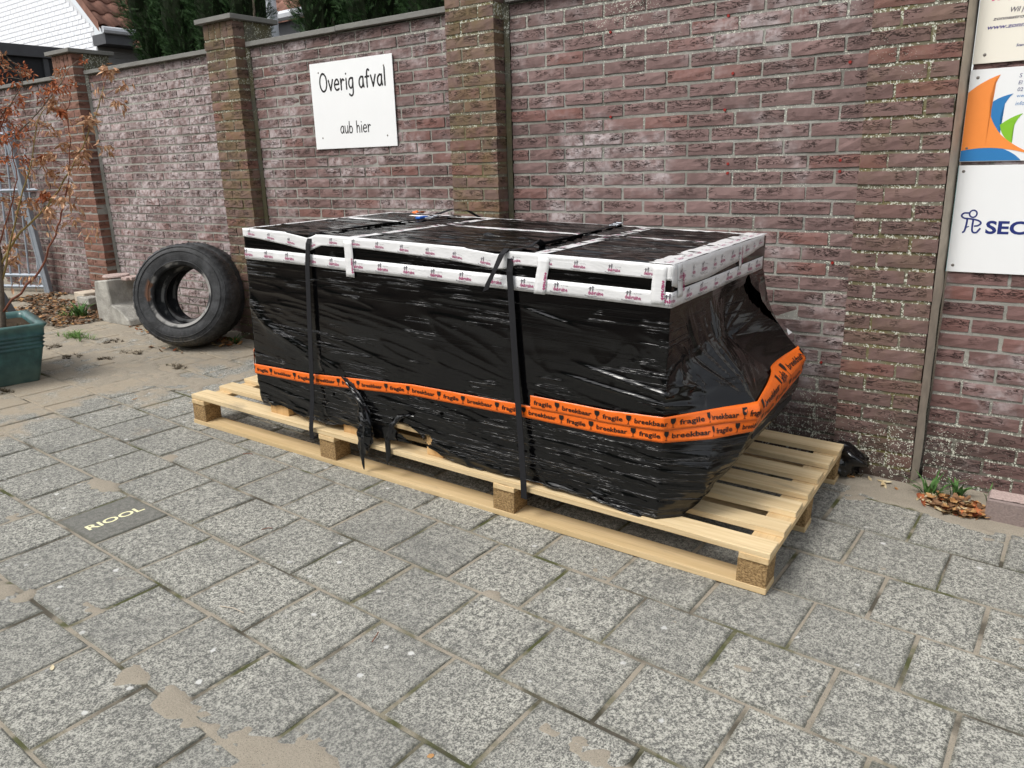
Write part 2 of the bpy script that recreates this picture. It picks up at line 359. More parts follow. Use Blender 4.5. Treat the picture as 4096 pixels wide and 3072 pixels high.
M['screw'] = flat('screw head', (.22, .20, .18), .4, .6, .2, Metallic=.6); M['plug'] = flat('red wall plug', (.25, .02, .015), .6, .3, .2)
M['kerb'] = flat('washed kerb stone', (.24, .19, .175), .9, .2, .35, 130, .003)
M['kerb_top'] = flat('kerb gravel top', (.44, .34, .31), .95, .2, .6, 150, .004)
M['blackbag'] = M['film_loose']
M['hedge'] = flat('hedge leaves', (.035, .07, .02), .8, .2, .6, 9)

# ------------------------------------------------------------------ text
_tc = {}
def text2d(s, bold=0., shear=0., res=2):
    k = (s, bold, shear, res)
    if k not in _tc:
        cu = bpy.data.curves.new('t', 'FONT'); cu.body = s; cu.size = 1; cu.offset = bold; cu.shear = shear; cu.resolution_u = res
        o = bpy.data.objects.new('t', cu); C.objects.link(o); bpy.context.view_layer.update()
        me = o.evaluated_get(bpy.context.evaluated_depsgraph_get()).to_mesh()
        V = np.array([v.co[:] for v in me.vertices]).reshape(-1, 3)[:, :2]; F = [tuple(p.vertices) for p in me.polygons]
        o.to_mesh_clear(); bpy.data.objects.remove(o); bpy.data.curves.remove(cu); _tc[k] = (V, F)
    return _tc[k]
def place_text(mb, s, x, y, h, f, bold=0., shear=0., wid=None, res=2, rot=0., off=0.):
    """text with cap height h at (x,y) of a 2-D strip; f maps (u,v,offset) arrays to 3-D; wid fits the width"""
    V, F = text2d(s, bold, shear, res)
    if not len(V): return 0
    sc = h/.70; sx = sc
    if wid: sx = wid/(V[:, 0].max()-V[:, 0].min())
    X = (V[:, 0]-V[:, 0].min())*sx; Y = V[:, 1]*sc
    c, s_ = math.cos(rot), math.sin(rot)
    P = f(x+X*c-Y*s_, y+X*s_+Y*c, off); mb.add(P, F); return X.max()
def poly2(mb, pts, f, off=0.):
    p = np.array(pts, float); mb.add(f(p[:, 0], p[:, 1], off), [tuple(range(len(p)))])
def stroke2(mb, pts, w, f, off=0.):
    """flat ribbon with round ends through 2-D points"""
    p = np.array(pts, float)
    if len(p) > 2:                       # catmull smoothing
        q = np.vstack([2*p[0]-p[1], p, 2*p[-1]-p[-2]]); out = []
        for i in range(1, len(q)-2):
            for t in np.linspace(0, 1, 5, endpoint=False):
                out.append(.5*((2*q[i])+(-q[i-1]+q[i+1])*t+(2*q[i-1]-5*q[i]+4*q[i+1]-q[i+2])*t*t+(-q[i-1]+3*q[i]-3*q[i+1]+q[i+2])*t**3))
        p = np.array(out+[q[-2]])
    d = np.gradient(p, axis=0); d /= np.linalg.norm(d, axis=1)[:, None]+1e-9; n = np.c_[-d[:, 1], d[:, 0]]*w/2
    L, R = p+n, p-n; k = len(p); a = np.vstack([L, R]); mb.add(f(a[:, 0], a[:, 1], off), [(i, i+1, k+i+1, k+i) for i in range(k-1)])
    for e, s_ in ((p[0], 1.), (p[-1], 1.)):
        t = np.linspace(0, 2*np.pi, 9)[:-1]; c = e+np.c_[np.cos(t), np.sin(t)]*w/2; mb.add(f(c[:, 0], c[:, 1], off+.00004), [tuple(range(8))])

# ------------------------------------------------------------------ ground frame (falls 3.4 % to the right)
GX, GY = -0.033864, 0.004552
gz = lambda x, y: GX*x+GY*y
Ng = np.array([-GX, -GY, 1.]); Ng /= np.linalg.norm(Ng)
gx_ = np.array([1, 0, 0.])-Ng*Ng[0]; gx_ /= np.linalg.norm(gx_); gy_ = np.cross(Ng, gx_)
RG = Matrix((gx_, gy_, Ng)).transposed()
def G3(x, y, h=0.): return (x, y, gz(x, y)+h)
# distant ground sheet
mb = MB(); R_ = 160
xs = [-R_, -12, 12, R_]; ys = [-R_, -9, 12, R_]
for i in range(3):
    for j in range(3):
        q = [(xs[i], ys[j]), (xs[i+1], ys[j]), (xs[i+1], ys[j+1]), (xs[i], ys[j+1])]
        mb.add([(x, y, gz(max(-12, min(12, x)), max(-9, min(12, y)))-.03) for x, y in q], [(0, 1, 2, 3)])
mb.obj('ground', M['soil'], kind='structure')
paving = empty('paving', (0, 0, 0), RG, kind='structure')

# pavers
PW = .2895
def paver_mesh(i):
    h = PW/2; b = .004
    r = random.Random(i); V = []; F = []
    n = 3
    def ringp(hh, z, jit):
        out = []
        for k in range(4*n):
            s = k//n; t = (k % n)/n*2-1
            x, y = [(t, -1), (1, t), (-t, 1), (-1, -t)][s]
            j = r.uniform(-jit, jit); out.append((x*hh+j*(abs(x) > .99), y*hh+j*(abs(y) > .99), z))
        return out
    V = ringp(h, -.05, 0)+ringp(h, -b, .0012)+ringp(h-b*1.3, 0, .0012)
    m = 4*n
    for a in range(2):
        for k in range(m): F.append((a*m+k, a*m+(k+1) % m, (a+1)*m+(k+1) % m, (a+1)*m+k))
    F.append(tuple(2*m+k for k in range(m)))
    return V, F
pm = []
for i in range(6):
    V, F = paver_mesh(i); pm.append((V, F, mk('paver', V, F, M['paver'])))
def in_view(P, mg=.12):
    d = np.array(P)-CAMP; z = d@_f
    if z < .1: return None
    x = (d@_r)/z*3105.65/2048; y = (d@_u)/z*3105.65/1536
    if abs(x) < 1+mg and abs(y) < 1+mg: return np.linalg.norm(d)
cells = []
for v in range(-5, 8):
    for u in range(-34, 18):
        x = (u+(.5 if v % 2 else 0)+.5)*.3; y = (v+.5)*.3
        if x < -6.8 or x > 4: continue
        d = in_view(G3(x, y), .15); cells.append((d if d else 50+abs(x), x, y))
cells.sort()
stuff = MB()
for i, (d, x, y) in enumerate(cells):
    k = i % 6; rz = random.choice([0, math.pi/2, math.pi, -math.pi/2])
    dz = random.gauss(0, .0011); tx, ty = random.gauss(0, .0035), random.gauss(0, .0035)
    if abs(x+.15) < .01 and abs(y-.15) < .01:
        me = pm[0][2].copy(); me.materials.clear(); me.materials.append(M['paver_dark'])
        o = ob('paver', me, paving, (x, y, .001), label='dark smooth paver lettered RIOOL in cream')
        t = MB(); place_text(t, 'RIOOL', 0, 0, .042, lambda a, b, c: np.c_[.03-b, -.108+a, np.full(len(a), .0008)], bold=.022, wid=.222, res=3)
        t.obj('lettering', M['p_yel'], o); continue
    if i < 299:
        o = ob('paver', pm[k][2], paving, (x+random.gauss(0, .0012), y+random.gauss(0, .0012), dz), (tx, ty, rz))
    elif d < 60:
        c, s = math.cos(rz), math.sin(rz); V, F, _ = pm[k]
        stuff.add([(x+a*c-b*s, y+a*s+b*c, z+dz) for a, b, z in V], F)
if stuff.v: stuff.obj('outer_pavers', M['paver'], paving, kind='stuff')

# sand / soil bed: one height field, below the slab tops in the joints, above them where sand has drifted
st = .0125; X, Y = np.meshgrid(np.arange(-6.9, 4.0, st), np.arange(-1.45, 2.44, st))
H = -.0030-.0022*fbm(X*9, Y*9, 3, 5)
blob = np.zeros_like(X)
for bx, by, rx, ry, a in [(.05, -.36, .10, .06, 1), (.17, -.30, .06, .05, .8), (.84, -.30, .07, .055, 1.), (1.02, -.30, .11, .05, 1.1), (1.36, -.30, .13, .09, 1.1), (1.50, -.20, .1, .05, .9),
                          (-.45, .29, .13, .05, 1.0), (-.30, .33, .1, .03, .8), (2.02, .20, .12, .05, .8), (1.38, .61, .04, .02, .8), (-.49, -.08, .05, .04, .6), (-.55, .62, .05, .03, .7),
                          (2.45, 2.20, .35, .16, 1.2), (1.95, 2.35, .5, .22, 1.1), (2.9, 2.35, .5, .2, 1.1), (.3, .0, .03, .03, .5), (2.35, 1.55, .10, .05, .6), (2.0, 2.0, .1, .08, .7)]:
    blob = np.maximum(blob, a*np.exp(-(((X-bx)/rx)**2+((Y-by)/ry)**2)))
nz = fbm(X*7.5+3, Y*9.5, 5, 21); fine = fbm(X*30, Y*34, 3, 31)
far = sm(-.75, -2.0, X)*sm(.55, 1.15, Y+.22*np.minimum(0, (X+1.5)))  # yard by the planter and the tyres
far = np.maximum(far, sm(-.4, -1.4, X)*sm(.55, .3, Y)*0)
wallband = sm(2.0, 2.28, Y)
lvl = blob*1.0+far*(.62+1.0*(nz-.5))+wallband*.42
pat_ = lvl+1.5*(nz-.5)+.8*(fine-.5)
H = H+np.clip((pat_-.46)*.022, 0, .0062+.002*fine)+wallband*.004*fine
leafsoil = sm(-3.6, -3.9, X)*sm(1.5, 1.75, Y); H = H+leafsoil*.012*fbm(X*8, Y*8, 4, 9)
ny, nx = X.shape; V = np.stack([X, Y, H], -1).reshape(-1, 3)
idx = np.arange(ny*nx).reshape(ny, nx); F = np.stack([idx[:-1, :-1], idx[:-1, 1:], idx[1:, 1:], idx[1:, :-1]], -1).reshape(-1, 4)
ob('sand_bed', mk('sand_bed', V, F, M['sand'], True), paving, kind='stuff')

# ------------------------------------------------------------------ brick wall: panels and piers
YF, AL = 2.29179, 0.022416
RW = Matrix.Rotation(math.atan(AL), 3, 'Z')
def Wp(x, y, z):  # wall coordinates -> world
    v = RW @ Vector((x, y, z)); return (v.x, v.y+YF, v.z)
CP = .0657; LP = .2243; JT = .0145; BH = CP-JT; BL = LP-.012
X4R, PIT, PWD = 2.3104, 2.1459, .3313
def brick_mesh(L, H_, D, m, seed, side=True):
    r = random.Random(seed); nx_ = 5 if L > .15 else 3; nz_ = 3; V = []; F = []
    for j in range(nz_+1):
        for i in range(nx_+1):
            e = i in (0, nx_) or j in (0, nz_)
            V.append((-L/2+L*i/nx_+(r.uniform(-.0015, .0015)), r.uniform(.0005, .0025) if e else r.uniform(-.0022, .0015), -H_/2+H_*j/nz_+r.uniform(-.0013, .0013)))
    for j in range(nz_):
        for i in range(nx_): a = j*(nx_+1)+i; F.append((a, a+1, a+nx_+2, a+nx_+1))
    c = [0, nx_, nz_*(nx_+1)+nx_, nz_*(nx_+1)]
    per = [i for i in range(nx_+1)]+[j*(nx_+1)+nx_ for j in range(1, nz_+1)]+[nz_*(nx_+1)+i for i in range(nx_-1, -1, -1)]+[j*(nx_+1) for j in range(nz_-1, 0, -1)]
    n = len(V)
    for k in per: V.append((V[k][0], D, V[k][2]))
    m_ = len(per)
    for k in range(m_): F.append((per[(k+1) % m_], per[k], n+k, n+(k+1) % m_))
    return mk('brick', V, F, m)
_bc = {}
def get_brick(L, H_, D, mkey):
    k = (round(L, 3), round(H_, 3), D, mkey)
    if k not in _bc: _bc[k] = [brick_mesh(L, H_, D, M[mkey], hash((k[0], k[1], D)) % 9999+i) for i in range(8 if L > .15 else 4)]
    return random.choice(_bc[k])
def wall_piece(name, x0, x1, yface, ztop, mkey, mort, zbot, side_depth, label, cat, phase=0, soldier=False):
    root = empty(name, Wp((x0+x1)/2, yface, gz((x0+x1)/2, YF)), RW, label=label, cat=cat)
    rz = gz((x0+x1)/2, YF); cx = (x0+x1)/2
    L = lambda x, y, z: (x-cx, y-yface, z-rz)
    m = MB(); m.box(L(x0+.0075, yface+.0055, zbot-.08), L(x1-.0075, yface+(side_depth if side_depth < .2 else .22), ztop-.001)); m.obj('mortar_bed', M[mort], root)
    z = ztop
    if soldier:
        n = 5; w = (x1-x0)/n
        for i in range(n): ob('brick', get_brick(w-.009, .092, side_depth-.008, mkey), root, L(x0+w*(i+.5), yface, z-.052))
        z -= .1045
    row = 0
    while z-CP > zbot-.05:
        zc = z-JT*.5-BH/2
        if row % 2 == phase: segs = [x0+.0]; first = LP
        else: segs = [x0+.0]; first = .5*LP
        xs_ = [x0]; cur = x0+first
        while cur < x1-.045: xs_.append(cur); cur += LP
        xs_.append(x1)
        for a, b in zip(xs_[:-1], xs_[1:]):
            ln = b-a-.012; ln = BL if abs(ln-BL) < .008 else ln
            ad, bd = (a+b)/2, 0
            s_ = -1
            ob('brick', get_brick(ln, BH, side_depth-.008 if side_depth < .2 else .09, mkey), root,
               L(ad+random.gauss(0, .0013), yface+random.gauss(0, .0013), zc+random.gauss(0, .0008)), (random.gauss(0, .006), random.gauss(0, .006), random.gauss(0, .005)))
        z -= CP; row += 1
    return root, L
PANEL_TOP, PILL_TOP, PD = 2.103, 2.27, .10
pR = [X4R-k*PIT for k in range(4)]            # right edges of piers 4..1
names = [('tall brick pier beside the three sign boards, lichen on its joints', 'brick_pil4', 'mortar_moss', 0),
         ('mossy brick pier behind the middle of the wrapped crate', 'brick_pil', 'mortar_moss', 1),
         ('mossy capped brick pier rising behind the left end of the crate', 'brick_pil', 'mortar_moss', 0),
         ('far capped brick pier behind the concrete block and dead shrub', 'brick_pil1', 'mortar', 1)]
def cap(root, L, x0, x1, y0, y1, z, h=.03):
    m = MB(); m.box(L(x0, y0, z), L(x1, y1, z+h), .002); m.obj('capstone', M['cap'], root)
for k, (lab, mk_, mo, ph) in enumerate(names):
    x1 = pR[k]; x0 = x1-PWD
    r, L = wall_piece('brick_pier', x0, x1, 0, PILL_TOP, mk_, mo, gz(x0, 2.3), PD+.006 if False else PD, lab, 'brick pier', ph, True)
    m = MB(); m.box(L(x0+.002, PD-.004, gz(x0,2.3)-.3), L(x1-.002, PD+.215, PILL_TOP-.001)); m.obj('pier_core', M['mortar_dirty'], r)
    cap(r, L, x0-.035, x1+.035, -.035, PD+.25, PILL_TOP)
    # mortar fillet that closes the joint between pier and panel
    m = MB(); n = 26; pts = []
    z0 = gz(x1, 2.3)-.05; zt = PANEL_TOP
    if k == 0: w0, y0_ = .006, .002
    else: w0, y0_ = .016, PD-.012
    for i in range(n):
        t = i/(n-1); z = z0+(zt-z0)*t; j = random.uniform(-.0025, .0025)
        pts += [L(x1-.001, y0_+j, z), L(x1+w0*.6+j, y0_+(PD-y0_)*.45, z), L(x1+w0+(.012 if k == 0 else .006)+j, PD+.004, z)]
    F = []
    for i in range(n-1):
        for q in range(2): a = i*3+q; F.append((a, a+1, a+4, a+3))
    m.add(pts, F); m.obj('mortar_fillet', M['sealant'] if k == 0 else M['mortar_dirty' if k in (1, 2) else 'mortar'], r, smooth=True)
pan = [(pR[0], 3.55, 'brick_right', 'mortar', 'brick wall panel right of the near pier carrying three sign boards', 1),
       (pR[1], pR[0]-PWD, 'brick_main', 'mortar', 'wide brick wall panel behind the right half of the crate, dotted with red wall plugs', 0),
       (pR[2], pR[1]-PWD, 'brick_mid', 'mortar', 'brick wall panel that carries the Overig afval sign', 1),
       (pR[3], pR[2]-PWD, 'brick_white', 'mortar', 'brick wall panel with white bloom behind the two tyres', 0),
       (-6.45, pR[3]-PWD, 'brick_far', 'mortar', 'farthest brick wall panel behind the steel gate', 1)]
PROOT = []
for k, (x0, x1, mk_, mo, lab, ph) in enumerate(pan):
    a, b = x0+.004+(.018 if k < 4 else 0), x1-.004
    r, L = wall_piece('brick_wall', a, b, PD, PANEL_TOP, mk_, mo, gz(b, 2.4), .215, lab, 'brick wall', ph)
    PROOT.append((r, L))
    m = None; n = 2; xs_ = [a, a+(b-a)*.49, b] if k == 2 else [a, b]
    for q in range(len(xs_)-1):
        mm = MB(); mm.box(L(xs_[q]+.001, PD-.032, PANEL_TOP+.001+(.003*q)), L(xs_[q+1]-.001, PD+.25, PANEL_TOP+.031+(.003*q)), .002); mm.obj('coping_stone', M['cap'], r)
# red wall plugs left in the main panel
r, L = PROOT[1]
for x, z in [(0.786, 1.902), (1.403, 1.667), (1.37, 1.905), (1.373, 1.515), (0.791, 1.516), (1.4, 1.28), (1.4, 1.239), (1.894, 1.67), (1.889, 1.285), (1.89, 1.239), (1.892, .853), (1.881, .402)]:
    m = MB(); m.tube([L(x, PD-.0045, z), L(x, PD+.01, z)], .0065, 8); m.obj('wall_plug', M['plug'], r)

# ------------------------------------------------------------------ signs
def board(name, x0, x1, z0, z1, yb, mat, label, th=.004, screws=(), edge=None):
    root = empty(name, Wp((x0+x1)/2, yb, z0), RW, label=label, cat='sign')
    cx = (x0+x1)/2
    m = MB(); m.box((x0-cx, -th, 0), (x1-cx, 0, z1-z0), .0008); p = m.obj('board', mat, root)
    for sx, sz in screws:
        m = MB(); V, F = lathe([(0, -.0018), (.004, -.0014), (.0062, .0005), (0, .0005)], 10, '', None, False)
        m.add(V+np.array([sx-cx, -th-.0003, sz-z0]), F.tolist()); m.obj('screw', M['screw'], root)
    f = lambda u, v, off: np.c_[np.asarray(u)-cx, np.full(len(np.atleast_1d(u)), -th-.0006-off), np.asarray(v)-z0]
    return root, f
YB = PD-.006
r, f = board('sign_board', -1.369, -.648, 1.427, 1.944, YB, M['sign'], 'white square sign reading Overig afval aub hier, screwed to the brick wall', screws=[(-1.29, 1.888), (-.72, 1.885), (-1.30, 1.495), (-.725, 1.49)])
# hand-lettered comic strokes, unit = x-height 1
LET = {'O': (1.5, [[(1.0, 1.62), (.55, 1.66), (.12, 1.2), (.08, .55), (.5, .02), (1.05, .1), (1.36, .62), (1.28, 1.28), (.95, 1.62), (.75, 1.63)]]),
 'v': (1.02, [[(.08, 1.0), (.28, .5), (.45, .02)], [(.45, .02), (.66, .5), (.9, 1.02)]]),
 'e': (1.02, [[(.1, .52), (.5, .54), (.88, .58), (.72, .95), (.4, .98), (.1, .66), (.12, .25), (.45, 0), (.88, .12)]]),
 'r': (.82, [[(.12, 1.0), (.16, .5), (.17, 0)], [(.17, .5), (.32, .82), (.52, .96), (.74, .86)]]),
 'i': (.42, [[(.2, .98), (.2, .5), (.2, 0)], [(.2, 1.42), (.2, 1.44)]]),
 'g': (1.02, [[(.86, .9), (.55, 1.0), (.18, .8), (.12, .35), (.4, .06), (.72, .2), (.84, .6)], [(.86, .98), (.84, .2), (.78, -.45), (.45, -.66), (.1, -.5)]]),
 'a': (1.02, [[(.84, .9), (.5, 1.0), (.16, .72), (.12, .3), (.38, .02), (.68, .15), (.82, .6)], [(.84, .98), (.82, .45), (.92, .04)]]),
 'f': (.85, [[(.8, 1.5), (.56, 1.58), (.4, 1.3), (.36, .6), (.36, 0)], [(.08, .92), (.4, .95), (.72, .95)]]),
 'l': (.42, [[(.2, 1.6), (.2, .8), (.2, 0)]]), 'u': (1.0, [[(.1, 1.0), (.1, .4), (.3, .03), (.62, .1), (.82, .5)], [(.82, 1.0), (.83, .4), (.88, 0)]]),
 'b': (1.0, [[(.12, 1.6), (.13, .8), (.14, .02)], [(.14, .5), (.35, .9), (.7, .85), (.86, .45), (.68, .06), (.35, 0), (.14, .14)]]),
 'h': (1.0, [[(.12, 1.6), (.13, .8), (.14, 0)], [(.14, .45), (.35, .9), (.66, .88), (.8, .5), (.82, 0)]]), ' ': (.62, [])}
def comic(mb, s, x, z, xh, w, xs=1.):
    for ch in s:
        adv, st_ = LET[ch]
        for q in st_: stroke2(mb, [(x+a*xh*xs, z+b*xh) for a, b in q], w, f, random.random()*.0001)
        x += (adv+.14)*xh*xs
    return x
def comic_w(s): return sum(LET[c][0]+.14 for c in s)
t = MB(); s1 = 'Overig afval'; xh = .062; comic(t, s1, -1.285, 1.775, xh, .0115, .585/(comic_w(s1)*xh)); 
s1 = 'aub hier'; xh = .042; comic(t, s1, -1.13, 1.518, xh, .0072, .275/(comic_w(s1)*xh)); t.obj('lettering', M['ink_black'], r)
# the three boards by the near pier
XS = 2.335
r, f = board('sign_board', XS, 2.98, 1.622, 2.02, YB, M['sign_cream'], 'cream sign with blue web address, topmost of the three boards on the right', screws=[(2.372, 1.652)])
t = MB(); place_text(t, 'Wil j', 2.436, 1.791, .0165, f, .014, .25, wid=.042, res=3); place_text(t, 'zonnestroo', 2.384, 1.768, .012, f, .012, .25, wid=.110, res=3); t.obj('lettering', M['ink_dark'], r)
t = MB(); place_text(t, 'www.zonn', 2.370, 1.739, .0145, f, .018, .25, wid=.118, res=3); t.obj('lettering', M['p_violet'], r)
t = MB(); place_text(t, 'Scan', 2.469, 1.672, .009, f, .02, .2, res=2); t.obj('lettering', M['p_navy'], r)
t = MB(); place_text(t, 'n g', 2.372, 1.836, .02, f, .02, .2, wid=.08, res=3); t.obj('lettering', M['p_pink'], r)
r, f = board('sign_board', XS-.002, 2.98, 1.268, 1.602, YB, M['sign'], 'white sign with orange, blue and green swooshes, middle board on the right', screws=[(2.36, 1.573), (2.352, 1.318)])
def arc(p0, p1, p2, n=10):
    t_ = np.linspace(0, 1, n)[:, None]; return ((1-t_)**2*np.array(p0)+2*t_*(1-t_)*np.array(p1)+t_**2*np.array(p2)).tolist()
x0 = XS-.001; zb = 1.270
def outline(nm, pts, m, off):
    bmx = bmesh.new(); vs = [bmx.verts.new(tuple(f([a], [b], off)[0])) for a, b in pts]; fc = bmx.faces.new(vs); bmesh.ops.triangulate(bmx, faces=[fc])
    me = bpy.data.meshes.new(nm); bmx.to_mesh(me); bmx.free(); me.materials.append(m); return ob(nm, me, r)
outline('blue_swoosh', [(x0, zb), (2.535, zb)]+arc((2.535, zb), (2.50, 1.31), (2.44, 1.322))[1:]+[(x0, 1.311)], M['p_b'], .0001)
outline('blue_swoosh', arc((2.403, 1.470), (2.43, 1.500), (2.482, 1.509))+arc((2.482, 1.509), (2.437, 1.465), (2.456, 1.366))[1:]+arc((2.456, 1.366), (2.41, 1.41), (2.403, 1.470))[1:-1], M['p_b'], .0002)
outline('green_swoosh', arc((2.452, 1.400), (2.485, 1.428), (2.522, 1.438))+arc((2.522, 1.438), (2.485, 1.40), (2.499, 1.333))[1:]+arc((2.499, 1.333), (2.462, 1.352), (2.452, 1.400))[1:-1], M['p_g'], .0003)
outline('orange_swoosh', arc((x0, 1.521), (2.375, 1.560), (2.433, 1.579), 12)+arc((2.433, 1.579), (2.372, 1.470), (2.459, 1.365), 14)[1:]+arc((2.459, 1.365), (2.50, 1.325), (2.56, 1.297), 10)[1:]+arc((2.56, 1.292), (2.44, 1.333), (x0, 1.309), 12), M['p_o'], .0004)
t = MB()
for s_, z_l, h_ in (('S', 1.564, .014), ('El', 1.540, .013), ('02', 1.516, .013)): place_text(t, s_, 2.493, z_l, h_, f, 0, .12, res=3)
t.obj('lettering', M['p_navy'], r)
t = MB(); place_text(t, 'ww', 2.493, 1.495, .012, f, 0, .12, res=3); place_text(t, 'info', 2.493, 1.467, .0135, f, 0, .12, res=3); t.obj('lettering', M['p_b'], r)
r, f = board('sign_board', XS, 2.98, .842, 1.254, YB, M['sign'], 'plain white sign with navy walking figure and letters SEC, lowest board on the right', screws=[(2.352, 1.232), (2.356, .868)])
m = MB(); m.box((XS-(XS+2.98)/2-.0014, -.0035, 0), (XS-(XS+2.98)/2-.0002, 0, .411)); m.obj('board_edge', M['edge'], r)
t = MB()
th = np.linspace(0, 2*np.pi, 17); ring = np.c_[2.404+.0125*np.cos(th), 1.071+.0135*np.sin(th)]
stroke2(t, ring.tolist(), .0055, f, .0001)
stroke2(t, [(2.388, 1.074), (2.372, 1.073), (2.365, 1.063), (2.375, 1.054), (2.40, 1.051), (2.425, 1.045), (2.434, 1.035), (2.425, 1.026), (2.414, 1.024)], .0062, f, .0002)
stroke2(t, [(2.386, 1.053), (2.385, 1.03), (2.381, 1.005), (2.376, .999)], .0065, f, .0003); stroke2(t, [(2.407, 1.050), (2.406, 1.02), (2.409, 1.002), (2.422, .999), (2.433, 1.014)], .0065, f, .0004)
stroke2(t, [(2.384, 1.018), (2.394, 1.022)], .0035, f, .0005)
place_text(t, 'SEC', 2.452, .997, .047, f, .03, 0, wid=.135, res=4); t.obj('lettering', M['p_navy'], r)

# ------------------------------------------------------------------ pallet frame
OP = np.array([-.888, .963, .03445479])
RP = np.array([[0.99786, 0.056097, -0.033536], [-0.055911, 0.998415, 0.006438], [0.033844, -0.004549, 0.999417]])
RPm = Matrix(RP.tolist()).transposed()
def PL(x, y, z): return OP+np.array([x, y, z])@RP
def pframe(name, base, **k): return empty(name, PL(*base), RPm, **k)
BASE = np.array([1.5, .56, 0.])
pal = pframe('pallet', BASE, label='long pale wooden pallet lying on the pavers under the wrapped crate', cat='pallet')
def pbox(name, a, b, m, root=pal, base=BASE, bev=.0015, jit=.0, **k):
    a, b = np.array(a, float), np.array(b, float); c = (a+b)/2; h = (b-a)/2
    mb_ = MB(); mb_.box(tuple(-h), tuple(h), bev); me = mb_.mesh(name, m)
    if jit:
        for v in me.vertices: v.co += Vector([random.uniform(-jit, jit) for _ in range(3)])
    return ob(name, me, root, tuple(c-base), (random.gauss(0, .002), random.gauss(0, .0012), random.gauss(0, .0018)), **k)
bx4 = [0.0, .945, 1.922, 2.9]; by3 = [0.0, .508, 1.017]
for i in range(7):
    y = i*.1695; w = [.098, .092, .1, .095, .093, .094, .1][i]
    pbox('top_board', (random.uniform(-.006, .004), y+random.uniform(-.003, .003), .1335), (3.0+random.uniform(-.006, .004), y+w, .1555), M['wood'], jit=.0008)
for x in bx4: pbox('cross_board', (x+.002, -.001, .1115), (x+.1, 1.116, .1332), M['wood_y'], jit=.0006)
for x in bx4:
    for y in by3: pbox('block', (x, y+.004, .0225), (x+.099, y+.1, .1113), M['chip'], jit=.001)
for y in by3: pbox('bottom_board', (-.002, y, .0003), (3.001, y+.1, .0223), M['wood_old'], jit=.0008)

# ------------------------------------------------------------------ wrapped crate
CB = np.array([1.565, .54, .156])
crate = pframe('wrapped_crate', CB, label='large crate wrapped in shiny black stretch film with white and orange printed tape', cat='crate')
X0, X1, Y0, Y1, ZT = .525, 2.605, .03, 1.045, 1.035
# control columns: s, then samples (z, x, y)
COL = [
 (-.50, [(.15, .53, 1.04), (1.04, .525, 1.045)]),
 (.12, [(.15, .53, .42), (.30, .47, .42), (.43, .45, .42), (.60, .525, .42), (1.04, .525, .42)]),
 (.40, [(.15, .53, .16), (.27, .445, .14), (.36, .415, .12), (.43, .405, .12), (.50, .46, .14), (.62, .525, .15), (1.04, .525, .15)]),
 (.525, [(.15, .57, .035), (.22, .53, .032), (.35, .515, .03), (1.04, .525, .03)]),
 (2.605, [(.12, 2.60, .025), (.25, 2.605, .03), (1.04, 2.605, .03)]),
 (2.78, [(.12, 2.67, .10), (.155, 2.685, .125), (.25, 2.735, .11), (.35, 2.745, .10), (.47, 2.735, .15), (.56, 2.70, .17), (.70, 2.62, .19), (.85, 2.607, .2), (1.04, 2.605, .205)]),
 (3.00, [(.12, 2.66, .36), (.2, 2.72, .30), (.35, 2.80, .22), (.45, 2.83, .27), (.53, 2.845, .28), (.62, 2.76, .36), (.74, 2.65, .40), (.88, 2.608, .42), (1.04, 2.605, .425)]),
 (3.26, [(.12, 2.64, .66), (.2, 2.68, .62), (.35, 2.79, .55), (.45, 2.83, .58), (.55, 2.84, .60), (.61, 2.72, .64), (.68, 2.60, .66), (.84, 2.57, .67), (.91, 2.605, .675), (1.04, 2.605, .675)]),
 (3.50, [(.12, 2.62, .90), (.2, 2.66, .90), (.35, 2.79, .87), (.45, 2.83, .88), (.57, 2.84, .90), (.68, 2.74, .93), (.78, 2.655, .92), (.86, 2.61, .89), (.95, 2.605, .88), (1.04, 2.605, .88)]),
 (3.68, [(.12, 2.60, 1.05), (.3, 2.66, 1.05), (.55, 2.72, 1.06), (.75, 2.64, 1.06), (.9, 2.606, 1.045), (1.04, 2.605, 1.045)]),
 (5.76, [(.12, .53, 1.045), (1.04, .525, 1.045)])]
CS = np.array([c[0] for c in COL])
def body(s, z, off=0.):
    s = np.atleast_1d(np.asarray(s, float)); z = np.broadcast_to(np.asarray(z, float), s.shape)
    def ev(s, z):
        P = np.stack([np.stack([np.interp(z, [q[0] for q in c[1]], [q[1] for q in c[1]]), np.interp(z, [q[0] for q in c[1]], [q[2] for q in c[1]])], -1) for c in COL], 0)
        i = np.clip(np.searchsorted(CS, s, 'right')-1, 0, len(CS)-2); t = (s-CS[i])/(CS[i+1]-CS[i]); t = np.where((CS[i] > 2.6) & (CS[i] < 3.6), t*t*(3-2*t)*.6+t*.4, t)
        j = np.arange(len(s)); A_, B2 = P[i, j], P[i+1, j]; xy = A_*(1-t)[:, None]+B2*t[:, None]
        return np.c_[xy, z]
    P = ev(s, z)
    if np.any(off):
        e = .012; a = ev(s+e, z)-ev(s-e, z); b = ev(s, z+e)-ev(s, z-e); n = np.cross(a, b); n /= np.linalg.norm(n, axis=1)[:, None]+1e-9
        P = P+n*np.reshape(off, (-1, 1) if np.ndim(off) else (1,))
    return P
def zbot(s):
    return np.interp(s, [-.5, .4, .52, .70, .95, 1.11, 1.22, 1.34, 1.56, 1.68, 2.05, 2.5, 2.62, 2.72, 2.8, 3.0, 3.3, 5.7], [.2, .22, .196, .205, .172, .205, .172, .19, .200, .165, .168, .166, .132, .15, .24, .32, .33, .2])+.010*(vn(s*14, s*0+3)-.5)+.008*(vn(s*41, s*0+8)-.5)
